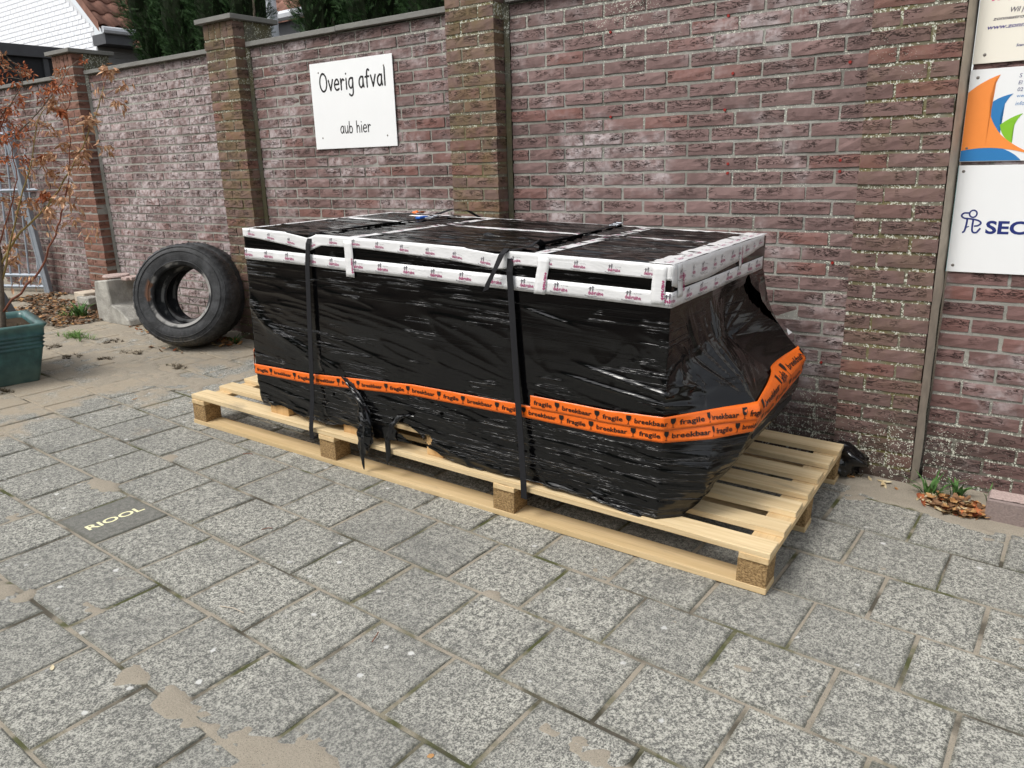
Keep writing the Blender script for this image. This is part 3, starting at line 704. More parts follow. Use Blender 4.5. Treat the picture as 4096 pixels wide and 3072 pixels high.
# film: grid over s and height
Sg = np.concatenate([np.arange(-.5, .52, .02), np.arange(.525, 2.605, .0065), np.arange(2.605, 3.70, .0075), np.arange(3.72, 5.77, .08)])
NT_ = 190; tt = np.linspace(0, 1, NT_)
SS, TT = np.meshgrid(Sg, tt); ZB = zbot(Sg)[None, :]; ZZ = ZB+(ZT+.001-ZB)*TT
s_, z_ = SS.ravel(), ZZ.ravel()
def ridge(u, v, ku, kv, seed, p=5): n = 1-np.abs(2*vn(u*ku, v*kv, seed)-1); return n**p
def wrinkle(s, z):
    d = np.zeros_like(s)
    ang = np.radians(-7)*sm(.9, .5, z)
    u = s*np.cos(ang)+z*np.sin(ang); v = -s*np.sin(ang)+z*np.cos(ang)
    big = fbm(s*1.7, z*3, 3, 2)
    mid = sm(.95, .75, z)
    d += .0018*ridge(u, v, 2.2, 42, 3)*mid*sm(.38, .6, big); d += .0012*ridge(u+.3, v, 3.5, 70, 4)*mid
    low = sm(.62, .35, z)
    d += low*(.0035*ridge(u, v, 2.6, 30, 5)+.002*ridge(u, v, 5, 55, 6))
    d += .0006*ridge(u, v, 3, 90, 7, 4)*sm(.9, 1.0, z)
    # crumpled hem
    hem = sm(.30, .16, z); d += hem*(.010*(fbm(s*9, z*26, 3, 12)-.45)+.006*ridge(s, z, 11, 24, 13, 3))
    # diagonal rope of gathered film from the left corner down to the torn tail
    zc = np.interp(s, [.525, .63, .75, .924, 1.06, 1.144, 1.19, 1.25], [.70, .60, .545, .488, .44, .36, .315, .22]); wd = .034+.02*(s-.5)
    rp = np.exp(-((z-zc)/wd)**2)*sm(.5, .56, s)*sm(1.29, 1.24, s); d += rp*(.006*ridge(s, (z-zc), 4, 70, 15, 2)+.007)
    # right end: drape radiating from the prow of the flare
    side = sm(2.62, 2.74, s)*sm(3.75, 3.6, s)*sm(.90, .78, z)
    dx, dz = (s-3.0), (z-.52); a = np.arctan2(dz, dx); rr = np.hypot(dx, dz)
    d += side*sm(.56, .62, z)*(.010*ridge(a, rr, 7, 2.5, 17, 3)+.005*ridge(a, rr, 17, 5, 18, 3)-.006)
    cr = np.exp(-(((s-2.66)/.20)**2+((z-.66)/.10)**2)); d += cr*(.012*(fbm(s*15+z*9, z*19, 4, 22)-.5)+.008*ridge(s+z, z-s, 10, 12, 23, 3)-.004)
    cr2 = side*sm(.66, .58, z); d += cr2*(.003*ridge(u, v, 3, 38, 24, 3))
    # a few taut swooshes across the front right
    for (sa, za, sb, zb2, h) in [(2.28, .665, 2.66, .60, .008), (2.2, .62, 2.75, .555, .006), (1.95, .86, 2.25, .80, .004)]:
        zz = za+(zb2-za)*(s-sa)/(sb-sa); d += h*np.exp(-((z-zz)/.007)**2)*sm(sa-.05, sa+.12, s)*sm(sb+.06, sb-.1, s)
    # keep flat under tape and straps
    return d
def tape_mid(s): return np.interp(s, [.2, .40, .525, .9, 1.516, 2.045, 2.41, 2.605, 2.80, 3.0, 3.3, 3.5], [.37, .418, .374, .385, .438, .450, .452, .466, .470, .478, .515, .54])
D = wrinkle(s_, z_)
bandm = np.exp(-((z_-tape_mid(s_))/.05)**4)*(s_ < 3.6); D = D*(1-.85*bandm)
for sc_, w_ in ((.945, .03), (2.02, .05)):
    D = D*(1-.8*np.exp(-((s_-sc_)/w_)**4))
D = np.minimum(D, .012)*sm(1.036, 1.0, z_)*np.where(s_ > 3.7, 0, 1)
Pb = body(s_, z_, D)
ncol = len(Sg); idx = np.arange(NT_*ncol).reshape(NT_, ncol)
F = np.stack([idx[:-1, :-1], idx[:-1, 1:], idx[1:, 1:], idx[1:, :-1]], -1).reshape(-1, 4)
# torn openings in the film
cs = s_[F].mean(1); cz = z_[F].mean(1)
n1 = .02*(fbm(cs*16, cz*16, 3, 41)-.5)
hole = ((cs-1.475)/.095)**2+((cz-(.292-.4*(cs-1.42))+.035+n1)/.040)**2 < 1
hole |= ((cs-3.47+.4*(cz-.8))/.055+n1*9)**2+((cz-.79+n1*3)/.10)**2 < .9
hole |= ((cs-1.575)/.02)**2+((cz-.232+n1)/.02)**2 < 1
for hx, hz in ((1.045, .335), (1.66, .36), (2.03, .30), (2.055, .287)): hole |= ((cs-hx)/.009)**2+((cz-hz)/.006)**2 < 1
F = F[~hole]
film = ob('film_wrap', mk('film_wrap', Pb-CB, F, M['film'], True), crate)
# film over the top with ridges along the length and a slight sag
gx2, gy2 = np.meshgrid(np.linspace(X0, X1, 330), np.linspace(Y0, Y1, 150)); sx_, sy_ = gx2.ravel(), gy2.ravel()
edge = np.minimum(np.minimum(sx_-X0, X1-sx_), np.minimum(sy_-Y0, Y1-sy_))
Zt = ZT+sm(0, .03, edge)*(.007*ridge(sx_, sy_+.05*sx_, 1.8, 30, 51, 2)+.004*ridge(sx_, sy_-.08*sx_, 3, 50, 52, 3)+.004*(fbm(sx_*2, sy_*5, 3, 53)-.5))
Zt += .012*np.exp(-((sx_-1.62)/.03)**2-((sy_-.42)/.04)**2)*vn(sx_*60, sy_*60, 5)
idx = np.arange(150*330).reshape(150, 330); F2 = np.stack([idx[:-1, :-1], idx[:-1, 1:], idx[1:, 1:], idx[1:, :-1]], -1).reshape(-1, 4)
ob('film_top', mk('film_top', np.c_[sx_, sy_, Zt]-CB, F2, M['film_top'], True), crate)
pbox('inner_box', (X0+.012, Y0+.035, .262), (X1-.045, Y1-.02, ZT-.012), M['shed'], crate, CB)
# skid blocks and boards that carry the crate
for x, w in [(.575, .125), (1.067, .085), (1.555, .085), (2.03, .10), (2.50, .11)]:
    for y in (.045, .50, .93): pbox('skid_block', (x, y, .1565), (x+w, y+.095, .238), M['wood_end'], crate, CB, jit=.0006)
for y in (.047, .502, .932): pbox('skid_board', (.56, y, .2385), (2.6, y+.09, .2585), M['wood_old'], crate, CB)
# the beam end that pushes the film out on the right
pbox('beam_end', (2.50, .33, .40), (2.822, .86, .535), M['shed'], crate, CB)

# printed tape motifs --------------------------------------------------
def motif(mag, dk, u, v, f, k=1., rot=0.):
    """one 'debruine' imprint, width .073, anchored at its lower left"""
    c, s = math.cos(rot), math.sin(rot)
    T = lambda a, b: (u+(a*c-b*s)*k, v+(a*s+b*c)*k)
    x, y = T(.006, .013); place_text(mag, 'debruine', x, y, .0145*k, f, .018, 0, wid=None if rot else .058*k, res=1, rot=rot)
    x, y = T(.006, .002); place_text(dk, 'www.debruinespeeltoestellen.nl', x, y, .0028*k, f, .0, .2, wid=None if rot else .064*k, res=1, rot=rot) if not rot else None
    x, y = T(.038, .032); place_text(dk, 'Speeltoestellen', x, y, .0028*k, f, .0, .2, wid=None if rot else .028*k, res=1, rot=rot) if not rot else None
    stroke2(dk, [T(-.002, .0105), T(-.005, .0085), T(.012, .0068), T(.04, .0085)], .0012*k, f, .0002)
    for dx, h in ((.014, .011), (.024, .015)):
        stroke2(dk, [T(dx, .028), T(dx+.001, .028+h*.75)], .0028*k, f, .0003); stroke2(dk, [T(dx, .028+h*.85), T(dx+.0008, .028+h)], .0032*k, f, .0004)
        stroke2(dk, [T(dx-.005, .028+h*.45), T(dx, .028+h*.65), T(dx+.006, .028+h*.8)], .0014*k, f, .0005)
def strip(name, L, w, f, mat, nu=None, nv=4, prints=None, th=.0003, label=None):
    """a tape strip: f(u, v, off) -> points in pallet coordinates"""
    nu = nu or max(2, int(L/.02)); U, V_ = np.meshgrid(np.linspace(0, L, nu), np.linspace(0, w, nv)); P = f(U.ravel(), V_.ravel(), 0.)
    idx = np.arange(nu*nv).reshape(nv, nu); F = np.stack([idx[:-1, :-1], idx[:-1, 1:], idx[1:, 1:], idx[1:, :-1]], -1).reshape(-1, 4)
    o = ob(name, mk(name, P-CB, F, mat, True), crate)
    if label: o['label'] = label
    md = o.modifiers.new('thick', 'SOLIDIFY'); md.thickness = th; md.offset = -1
    if prints:
        g_ = lambda u, v, off: f(np.asarray(u, float), np.asarray(v, float), .0016+off)-CB
        for nm, m, fn in prints:
            b = MB(); fn(b, g_)
            if b.v: b.obj(nm, m, o)
    return o
def debruine_prints(L, per=.1375, start=.02, v0=.003, k=1., rot=0., flip=False):
    out = {}
    def run(which):
        def fn(b, g_):
            u = start
            while u < L-.02:
                a, d = (b, MB()) if which == 0 else (MB(), b)
                motif(a, d, u, v0, g_, k, rot); u += per
        return fn
    return [('magenta_print', M['ink_mag'], run(0)), ('dark_print', M['ink_dark'], run(1))]
nzv = lambda u, k, a, sd: a*(vn(np.asarray(u)*k, np.asarray(u)*0+sd, sd)-.5)
# band round the upper crate: front then right side
def band(u, v, off): return body(X0-.03+np.asarray(u), .903+np.asarray(v)+nzv(u, 3, .004, 1), .0035+off)
strip('white_tape', 2.08+.03+1.03, .051, band, M['tape'], nu=320, prints=debruine_prints(3.12), label='long white printed tape band below the top edge')
# top edge tape, front: folds over the edge; two runs pinched by the straps
def zedge(u): return np.interp(u, [.525, .62, .80, .95, .965, 1.03, 1.25, 1.7, 1.93, 1.965, 2.02, 2.6], [1.004, 1.000, .985, .968, .972, .996, 1.000, .990, .972, .975, .995, .992])
def etape(u, v, off):
    s = X0+np.asarray(u); zl = zedge(s); v = np.asarray(v); over = v-(ZT+.003-zl); P = body(s, np.minimum(zl+v, ZT+.003), .004+off)
    P[:, 1] = np.where(over > 0, Y0+over-.004, P[:, 1]); P[:, 2] = np.where(over > 0, ZT+.006+off, P[:, 2]); return P
strip('white_tape', 2.08, .055, etape, M['tape'], nu=220, nv=9, prints=debruine_prints(2.08, .13, .03, .001, .8), label='white printed tape folded over the front top edge')
# right end: two wide strips, one on top, one folded down the side
def rtop(u, v, off): u, v = np.asarray(u, float), np.asarray(v, float); n_ = len(u); return np.c_[X1+.003-v+nzv(u, 4, .006, 3), Y0-.004+u, np.full(n_, ZT+.0075+off)+.003*vn(u*30, v*60, 3)]
def rside(u, v, off):
    u = np.asarray(u, float); lo = np.interp(u, [0, .05, .3, .6, .72, 1.02], [.975, .963, .958, .972, .975, 1.0]); z = lo+np.asarray(v)*(ZT+.008-lo)/.06; return body(X1+u, z, .0055+off)
strip('white_tape', 1.025, .085, rtop, M['tape'], nu=80, nv=5, prints=debruine_prints(1.02, .085, .015, .012, .8, math.radians(180) if False else 0), label='wide crumpled white tape across the right end of the top')
strip('white_tape', 1.02, .06, rside, M['tape'], nu=80, nv=5, prints=debruine_prints(1.02, .1, .05, .012, .75), label='crumpled white tape down the right end, upper strip')
# vertical strips
def vert(sc, z0, wob=0.): return lambda u, v, off: body(sc+np.asarray(v)+wob*(np.asarray(u)-.05)+nzv(u, 20, .004, 5), z0+np.asarray(u), .0065+off)
def vprints(L): return debruine_prints(L, .11, .012, .045, .8, -math.pi/2)
def vp(L):
    def fm(b, g_): place_text(b, 'debruine', .015, .035, .0125, g_, .03, res=1, rot=0)
    return [('magenta_print', M['ink_mag'], fm)]
for sc, z0, L_, wob in [(1.170, .877, .15, -.05), (2.100, .900, .13, .12), (2.540, .912, .125, 0), (2.650, .93, .11, -.15), (3.285, .945, .09, -.1)]:
    strip('white_tape', L_, .047 if sc < 2.6 else .034, vert(sc, z0, wob), M['tape'], nu=9, prints=vp(L_), label=None)
# strips on top
def ytop(xa, xb, ya, yb, lift=.0055): return lambda u, v, off: np.c_[xa+(xb-xa)*np.asarray(u)/1.0+np.asarray(v), ya+(yb-ya)*np.asarray(u), np.full(len(u), ZT+lift+off)+.002*vn(np.asarray(u)*25, np.asarray(v)*50, 7)]
for xa, xb in [(1.185, 1.20), (2.085, 2.065)]:
    strip('white_tape', 1.0, .05, ytop(xa, xb, Y0+.01, Y1-.01), M['tape'], nu=60, prints=debruine_prints(1.0, .12, .03, .006, .75))
def ctop(u, v, off): u = np.asarray(u); return np.c_[.58+u, .625+np.asarray(v)+.02*np.exp(-((u-.3)/.2)**2), np.full(len(u), ZT+.0045+off)+.002*vn(u*25, np.asarray(v)*50, 8)]
strip('white_tape', 1.90, .05, ctop, M['tape'], nu=120, prints=debruine_prints(1.9, .13, .03, .006, .8), label='white tape running lengthwise along the middle of the top')
def btop(u, v, off): u = np.asarray(u); return np.c_[X0+u, Y1-.03+np.asarray(v), np.full(len(u), ZT+.0045+off)+.003*vn(u*12, np.asarray(v)*50, 8)]
strip('white_tape', 2.07, .032, btop, M['tape'], nu=120); 
def ltop(u, v, off): u = np.asarray(u); return np.c_[X0-.002+np.asarray(v), Y0+u, np.full(len(u), ZT+.0045+off)+.002*vn(u*12, np.asarray(v)*50, 8)]
strip('white_tape', 1.0, .03, ltop, M['tape'], nu=60)
for a, b, cx_, cy_ in [(.40, -.10, .62, .60), (.36, .10, .80, .86)]:
    strip('white_tape', a, .045, (lambda cx_, cy_, b: lambda u, v, off: np.c_[cx_+np.asarray(u), cy_+b*np.asarray(u)+np.asarray(v), np.full(len(u), ZT+.010+off)+.006*vn(np.asarray(u)*14, np.asarray(v)*40, 9)])(cx_, cy_, b), M['tape'], nu=40)
# orange tape: lower run all round, upper run from the right of strap two
def orange_prints(L, start=0., h=.0165, sk=0.):
    def fn(b, g_):
        u = start; i = sk
        while u < L-.03:
            w_ = ['breekbaar', 'fragile'][int(i) % 2]; wd = [.118, .077][int(i) % 2]
            if u+wd > L: break
            place_text(b, w_, u, .0155, h, g_, .022, 0, wid=wd, res=2); u += wd+.013
            gl = [(-.009, .040), (.009, .040), (.0095, .030), (.006, .0225), (.0012, .0205), (.0012, .0105), (.007, .0085), (-.007, .0085), (-.0012, .0105), (-.0012, .0205), (-.006, .0225), (-.0095, .030)]
            ps = [(u+.009+a, c_) for a, c_ in gl]
            poly2(b, ps[:5]+ps[9:], g_, .0001); poly2(b, [ps[4], ps[5], ps[8], ps[9]], g_, .0001); poly2(b, ps[5:9], g_, .0001)
            u += .018+.013; i += 1
    return [('black_print', M['ink_black'], fn)]
def otape(u, v, off): s = .33+np.asarray(u); return body(s, tape_mid(s)-.024+np.asarray(v), .0075+off+.002*vn(s*9, np.asarray(v)*30, 6))
strip('orange_tape', 3.22, .0485, otape, M['orange'], nu=640, nv=7, prints=orange_prints(3.2, .05), label='orange fragile breekbaar tape round the lower crate')
def otape2(u, v, off): s = 2.086+np.asarray(u); return body(s, tape_mid(s)+.0205+np.asarray(v), .010+off+.0025*vn(s*14, np.asarray(v)*40, 16))
strip('orange_tape', 1.44, .0485, otape2, M['orange'], nu=300, nv=7, prints=orange_prints(1.4, .015, sk=1), label='second orange tape strip overlapping the first toward the right end')
strip('orange_tape', .09, .03, lambda u, v, off: np.c_[.72+np.asarray(u), .98+np.asarray(v), np.full(len(u), ZT+.008+off)+.02*vn(np.asarray(u)*50, np.asarray(v)*60, 9)], M['orange'], nu=12, label='small crumpled orange tape scrap on the far left of the top')
# torn film tails hanging from the front
def tail(pts, rad, seed):
    r_ = random.Random(seed); P = []; n = len(pts)*4-3; T_ = np.linspace(0, len(pts)-1, n); A_ = np.array(pts)
    Q = np.stack([np.interp(T_, range(len(pts)), A_[:, k]) for k in range(3)], -1); Rr = np.interp(T_, range(len(pts)), rad); K = 14; V = []
    for i in range(n):
        for k in range(K):
            a = 2*math.pi*k/K; rr = Rr[i]*(.62+.75*float(vn(np.array(k*1.1), np.array(i*.45+seed), seed))); V.append((Q[i, 0]+rr*math.cos(a)*1.15, Q[i, 1]+rr*math.sin(a)*.5, Q[i, 2]+r_.uniform(-.004, .004)))
    F = [(i*K+k, i*K+(k+1) % K, (i+1)*K+(k+1) % K, (i+1)*K+k) for i in range(n-1) for k in range(K)]
    m = MB(); m.add(np.array(V)-CB, F); return m.obj('torn_film', M['film_loose'], crate)
tail([(1.12, .02, .43), (1.19, .014, .37), (1.235, .008, .31), (1.256, -.002, .25), (1.258, -.012, .20), (1.25, -.015, .14), (1.236, -.016, .09), (1.242, -.018, .035)], [.014, .018, .022, .032, .036, .026, .011, .003], 3)
tail([(1.50, .02, .325), (1.44, .012, .31), (1.40, .004, .265), (1.383, -.006, .20), (1.383, -.008, .13), (1.376, -.01, .085)], [.009, .012, .011, .012, .012, .003], 5)
tail([(2.35, .02, .175), (2.45, .016, .165), (2.55, .02, .150), (2.64, .07, .14)], [.010, .016, .024, .028], 9)
m = MB()      # pale scraps poking out
m.add(np.array([(2.755, .93, .68), (2.775, .95, .66), (2.765, .93, .652)])-CB, [(0, 1, 2)]); m.obj('tape_scrap', M['tape'], crate)
m = MB(); m.add(np.array([(2.83, .86, .60), (2.85, .90, .585), (2.83, .93, .57), (2.81, .9, .575)])-CB, [(0, 1, 2, 3)]); m.obj('tape_scrap', M['tape'], crate)
m = MB(); m.box(tuple(np.array((2.70, .80, .375))-CB), tuple(np.array((2.79, 1.02, .41))-CB), .002); m.obj('board_end', flat('pale grey board', (.55, .56, .53), .7, .3, .1), crate)

# lashing straps ------------------------------------------------------
def ribbon(pts, w, up=None, th=.0016):
    """pts: centre line in pallet coords with width direction per point"""
    V = []; F = []
    for p, wd in pts:
        p = np.array(p, float); wd = np.array(wd, float); wd = wd/np.linalg.norm(wd)*w/2; V += [p-wd, p+wd]
    F = [(2*i, 2*i+1, 2*i+3, 2*i+2) for i in range(len(pts)-1)]; return np.array(V), F
def strap(base, pts, label, buckle, tail_=None):
    root = pframe('lashing_strap', base, label=label, cat='strap', group='black lashing straps over the crate')
    for nm, pp in (('webbing', pts), ('loose_end', tail_)):
        if not pp: continue
        V, F = ribbon(pp, .026); o = ob(nm, mk(nm, V-np.array(base), F, M['strap']), root); md = o.modifiers.new('t', 'SOLIDIFY'); md.thickness = .0022; md.offset = 0
    bx, by = buckle; m = MB()
    for dx in (-.018, .018): m.tube([np.array((bx+dx, by-.03, ZT+.016))-base, np.array((bx+dx, by+.035, ZT+.024))-base], .003, 6)
    for dy in (-.03, 0, .035): m.tube([np.array((bx-.018, by+dy, ZT+.018+dy*.1))-base, np.array((bx+.018, by+dy, ZT+.018+dy*.1))-base], .0035, 6)
    m.obj('buckle', M['metal'], root); return root, m
xd = (1, 0, 0)
b1 = (.93, .5, .10)
r1, _ = strap(b1, [((.915, .05, .108), xd), ((.916, -.012, .110), xd), ((.917, -.014, .16), xd), ((.930, -.004, .30), xd), ((.938, .006, .60), xd), ((.950, .012, .90), xd), ((.958, .018, 1.00), xd), ((.968, .036, ZT+.009), xd), ((.985, .12, ZT+.011), (1, 0, .1)),
     ((.99, .35, ZT+.012), (1, 0, .5)), ((1.0, .60, ZT+.014), (1, 0, .3)), ((1.004, .80, ZT+.016), xd), ((1.01, 1.0, ZT+.012), xd), ((1.01, 1.055, ZT), xd), ((1.01, 1.06, .60), xd), ((.96, 1.08, .13), xd)],
     'black webbing strap crossing the left third of the crate', (1.004, .80), [((1.004, .84, ZT+.03), xd), ((1.06, .90, ZT+.055), xd), ((1.12, .95, ZT+.045), xd), ((1.16, .99, ZT+.012), xd)])
m = MB(); m.box(tuple(np.array((.955, .73, ZT+.012))-b1), tuple(np.array((.985, .80, ZT+.024))-b1), .003); m.obj('release_tab', M['blue'], r1)
b2 = (2.05, .5, .10)
strap(b2, [((2.078, .05, .108), xd), ((2.077, -.012, .110), xd), ((2.076, -.014, .17), xd), ((2.058, -.004, .33), xd), ((2.032, .006, .55), xd), ((2.010, .012, .80), xd), ((1.995, .016, .97), xd), ((1.990, .034, ZT+.009), xd), ((2.02, .11, ZT+.014), (1, 0, .2)), ((2.03, .155, ZT+.03), (1, 0, 1)), ((2.02, .2, ZT+.016), (1, 0, .8)),
     ((1.99, .5, ZT+.012), (1, 0, .7)), ((1.96, .75, ZT+.012), (1, 0, .3)), ((1.945, .98, ZT+.018), xd), ((1.94, 1.055, ZT), xd), ((1.95, 1.06, .60), xd), ((2.02, 1.08, .13), xd)],
     'black webbing strap right of the crate middle with a loose hanging end', (1.945, .97), [((1.975, .03, ZT+.014), (1, -.2, 0)), ((1.968, .006, ZT-.005), (1, 0, .2)), ((1.945, -.004, .975), (1, 0, .45)), ((1.918, -.008, .925), (1, 0, .4)), ((1.908, -.010, .897), (1, 0, .4))])

# ------------------------------------------------------------------ tyres
def tyre(ctr_, az, tilt, label):
    loc = (ctr_[0], ctr_[1], gz(ctr_[0], ctr_[1]))
    root = empty('tyre', loc, label=label, cat='tyre', group='used truck tyres against the wall')
    R = .366
    prof = [(.212, -.07), (.222, -.092), (.25, -.100), (.30, -.108), (.335, -.104), (.362, -.094), (.377, -.078), (.384, -.04), (.3855, 0), (.384, .04), (.377, .078), (.362, .094), (.335, .104), (.30, .108), (.25, .1), (.222, .092), (.212, .07), (.222, .055), (.30, .075), (.345, .05), (.352, 0), (.345, -.05), (.30, -.075), (.222, -.055)]
    prof = [(a*.95, b*1.08) for a, b in prof]; V, F = lathe(prof, 120, 't', None); k = len(prof); V = V.reshape(k, 120, 3)
    for i in (5, 6, 10, 11):                                    # shoulder notches
        s = np.where((np.arange(120) % 3) == 0, .983, 1.); V[i, :, 0] *= s; V[i, :, 2] *= s
    o1 = mk('casing', V.reshape(-1, 3), F, M['rubber'], True)
    n = Vector((math.cos(az)*math.cos(tilt), math.sin(az)*math.cos(tilt), math.sin(tilt)))   # outward face normal (local -Y)
    yv = -n; xv = Vector((0, 0, 1)).cross(yv).normalized()*-1; zv = xv.cross(yv)
    Rm = Matrix((xv, yv, zv)).transposed()
    if Rm.determinant() < 0: xv = -xv; Rm = Matrix((xv, yv, zv)).transposed()
    c = ob('casing', o1, root); c.rotation_euler = Rm.to_euler(); c.location = Vector(ctr_)-Vector(loc)
    # raised bead rings on the sidewall
    for rr, yy in ((.234, -.112), (.302, -.119), (.334, -.110)):
        V, F = lathe([(rr-.0035, yy+.002), (rr, yy-.0022), (rr+.0035, yy+.002)], 96, 'r', None, False); b = ob('sidewall_ring', mk('sidewall_ring', V, F, M['rubber'], True), c)
    m = MB()
    for a in range(0, 360, 6):                                  # sipes on the tread shown as fine raised lugs
        for yv_, da in ((-.055, 0), (-.02, 3), (.02, 0), (.055, 3)):
            t_ = math.radians(a+da); ca, sa = math.cos(t_), math.sin(t_); e = .3672 if abs(yv_) < .04 else .3650
            P = [(e, -.004, -.014), (e, .004, -.010), (e, .004, .014), (e, -.004, .010)]
            m.add([(r_*ca-q*sa, yv_+w_, r_*sa+q*ca) for r_, q, w_ in P], [(0, 1, 2, 3)])
    m.obj('tread_sipes', M['ink_black'], c, kind='stuff')
    return root, c
TC = np.array([-2.360, 1.881, .458]); TN = np.array([math.cos(math.radians(-58))*.96, math.sin(math.radians(-58))*.96, .27])
tyre(tuple(TC), math.radians(-58), math.radians(15), 'front truck tyre with pale scuffed rim edge and rust spots, leaning on the other')
tyre(tuple(TC-TN*.215+np.array([-.05, .0, .045])), math.radians(-60), math.radians(17), 'rear truck tyre with mossy tread, mostly hidden behind the front one')

# ------------------------------------------------------------------ concrete L-block with slab scrap
def poly_prism(pts, axis_a, axis_b, depth, origin, name, m, root=None, jit=.004, **k):
    o = np.array(origin); a = np.array(axis_a); b = np.array(axis_b); d = np.array(depth); n = len(pts)
    V = [o+a*p[0]+b*p[1]+np.array([random.uniform(-jit, jit) for _ in range(3)]) for p in pts]; V += [v+d for v in V]
    F = [tuple(range(n))[::-1], tuple(range(n, 2*n))]+[(i, (i+1) % n, n+(i+1) % n, n+i) for i in range(n)]
    me = mk(name, V, F, m); bmx = bmesh.new(); bmx.from_mesh(me); bmesh.ops.recalc_face_normals(bmx, faces=bmx.faces); bmesh.ops.bevel(bmx, geom=bmx.edges[:], offset=.008, segments=1, affect='EDGES'); bmx.to_mesh(me); bmx.free()
    return ob(name, me, root, **k)
bl = empty('concrete_block', G3(-3.45, 2.0), label='rough grey concrete L-shaped block standing left of the tyres', cat='concrete block')
# end face looks down the yard (+x side), long side runs toward +y
A0 = np.array([-3.80, 1.905, 0]); dirx = np.array([.48, .02, 0])/.4804; diry = np.array([-.04, 1, 0])
def locb(v): return np.array(v)-np.array(bl.location)
o = poly_prism([(0, 0), (.47, 0), (.45, .05), (.33, .13), (.235, .155), (.215, .355), (.03, .335), (.0, .2)], dirx, np.array([0, 0, 1.]), diry*.30, locb((A0[0], A0[1], gz(-3.8, 1.9)-.01)), 'block_body', M['concrete'], bl)
m = MB()
for i in range(5): 
    x, y = .10+.05*i, .12+.03*(i % 3); 
    m.box((x-.40+.05, y-.1, .345+i*.0005), (x-.40+.11+.03*random.random(), y+.02, .362+.003*i), .004)
m.obj('broken_rim', M['kerb_top'], bl)
st_ = empty('paver_offcut', G3(-4.30, 2.12), label='stacked pale slab offcuts on dark bricks beside the concrete block', cat='stone slabs')
m = MB(); m.box((-.16, -.09, 0), (.10, .05, .06), .004); m.obj('lower_brick', M['kerb'], st_)
m = MB(); m.box((-.17, -.085, .062), (.02, .08, .15), .006); m.obj('pale_slab', M['sealant'], st_)
m = MB(); m.box((-.05, -.12, .062), (.16, -.02, .125), .006); m.obj('grey_slab', M['concrete'], st_)
o = MB(); o.tube([(-3.80+.0, 1.96, gz(-3.8, 2)+.352), (-3.80, 1.96, gz(-3.8, 2)+.372)], .001, 4)
sc = empty('round_slab', (-3.70, 2.06, gz(-3.7, 2)+.352), label='round pebbly slab piece lying on top of the concrete block', cat='stone slab')
m = MB(); V, F = lathe([(0, 0), (.10, 0), (.105, .008), (.10, .018), (0, .018)], 20, '', None, False); m.add([(v[0], v[2], v[1]) for v in V], F.tolist()); m.obj('slab', M['kerb_top'], sc)

# ------------------------------------------------------------------ planter and dead shrub
PC = np.array([-2.36, .83]); u1 = np.array([-.225, -.974]); u2 = np.array([-.974, .225]); PSZ = .50; zg = gz(-2.4, .8)
ctr = PC+u1*PSZ/2+u2*PSZ/2
pl = empty('planter', (ctr[0], ctr[1], zg), label='square teal glazed planter with ribbed collar holding the dead shrub', cat='planter')
def sq(h, off, n=5):     # rounded square ring at height h grown by off
    out = []; r_ = .03; a = PSZ/2+off
    for q in range(4):
        for k in range(n):
            t = math.pi/2*(q+k/(n-1)); cx_, cy_ = [(1, 1), (-1, 1), (-1, -1), (1, -1)][q]
            x, y = cx_*(a-r_)+r_*math.cos(t), cy_*(a-r_)+r_*math.sin(t); w = u1*(-x)+u2*y*-1
            out.append((w[0], w[1], h))
    return out
prof = [(0, 0), (.10, .022), (.20, .043), (.212, .047), (.218, .055), (.224, .047), (.236, .050), (.242, .059), (.248, .050), (.260, .053), (.266, .062), (.272, .053), (.284, .058), (.290, .066), (.296, .062), (.335, .068), (.352, .082), (.362, .082), (.363, .045), (.34, .035), (.30, .03)]
rings = [sq(h, off) for h, off in prof]; nn = len(rings[0]); V = [v for r in rings for v in r]
F = [(i*nn+k, i*nn+(k+1) % nn, (i+1)*nn+(k+1) % nn, (i+1)*nn+k) for i in range(len(rings)-1) for k in range(nn)]
ob('pot_wall', mk('pot_wall', V, F, M['glaze'], True), pl)
m = MB(); m.add(sq(.325, .032), [tuple(range(nn))]); m.obj('soil', M['potsoil'], pl)
m = MB(); lb = PC+u1*.20+np.array([.974, -.225])*.077; m.add([(lb[0]-ctr[0]+d*u1[0]+.001, lb[1]-ctr[1]+d*u1[1], .310+h) for d, h in ((0, 0), (.022, 0), (.022, .02), (0, .02))], [(0, 1, 2, 3)]); m.obj('price_label', M['tape'], pl)
sh = empty('dead_shrub', (-2.582, .752, .395), label='dead bare shrub with curled rust-brown leaves growing in the teal planter', cat='shrub')
SB = np.array([-2.582, .752, .395])
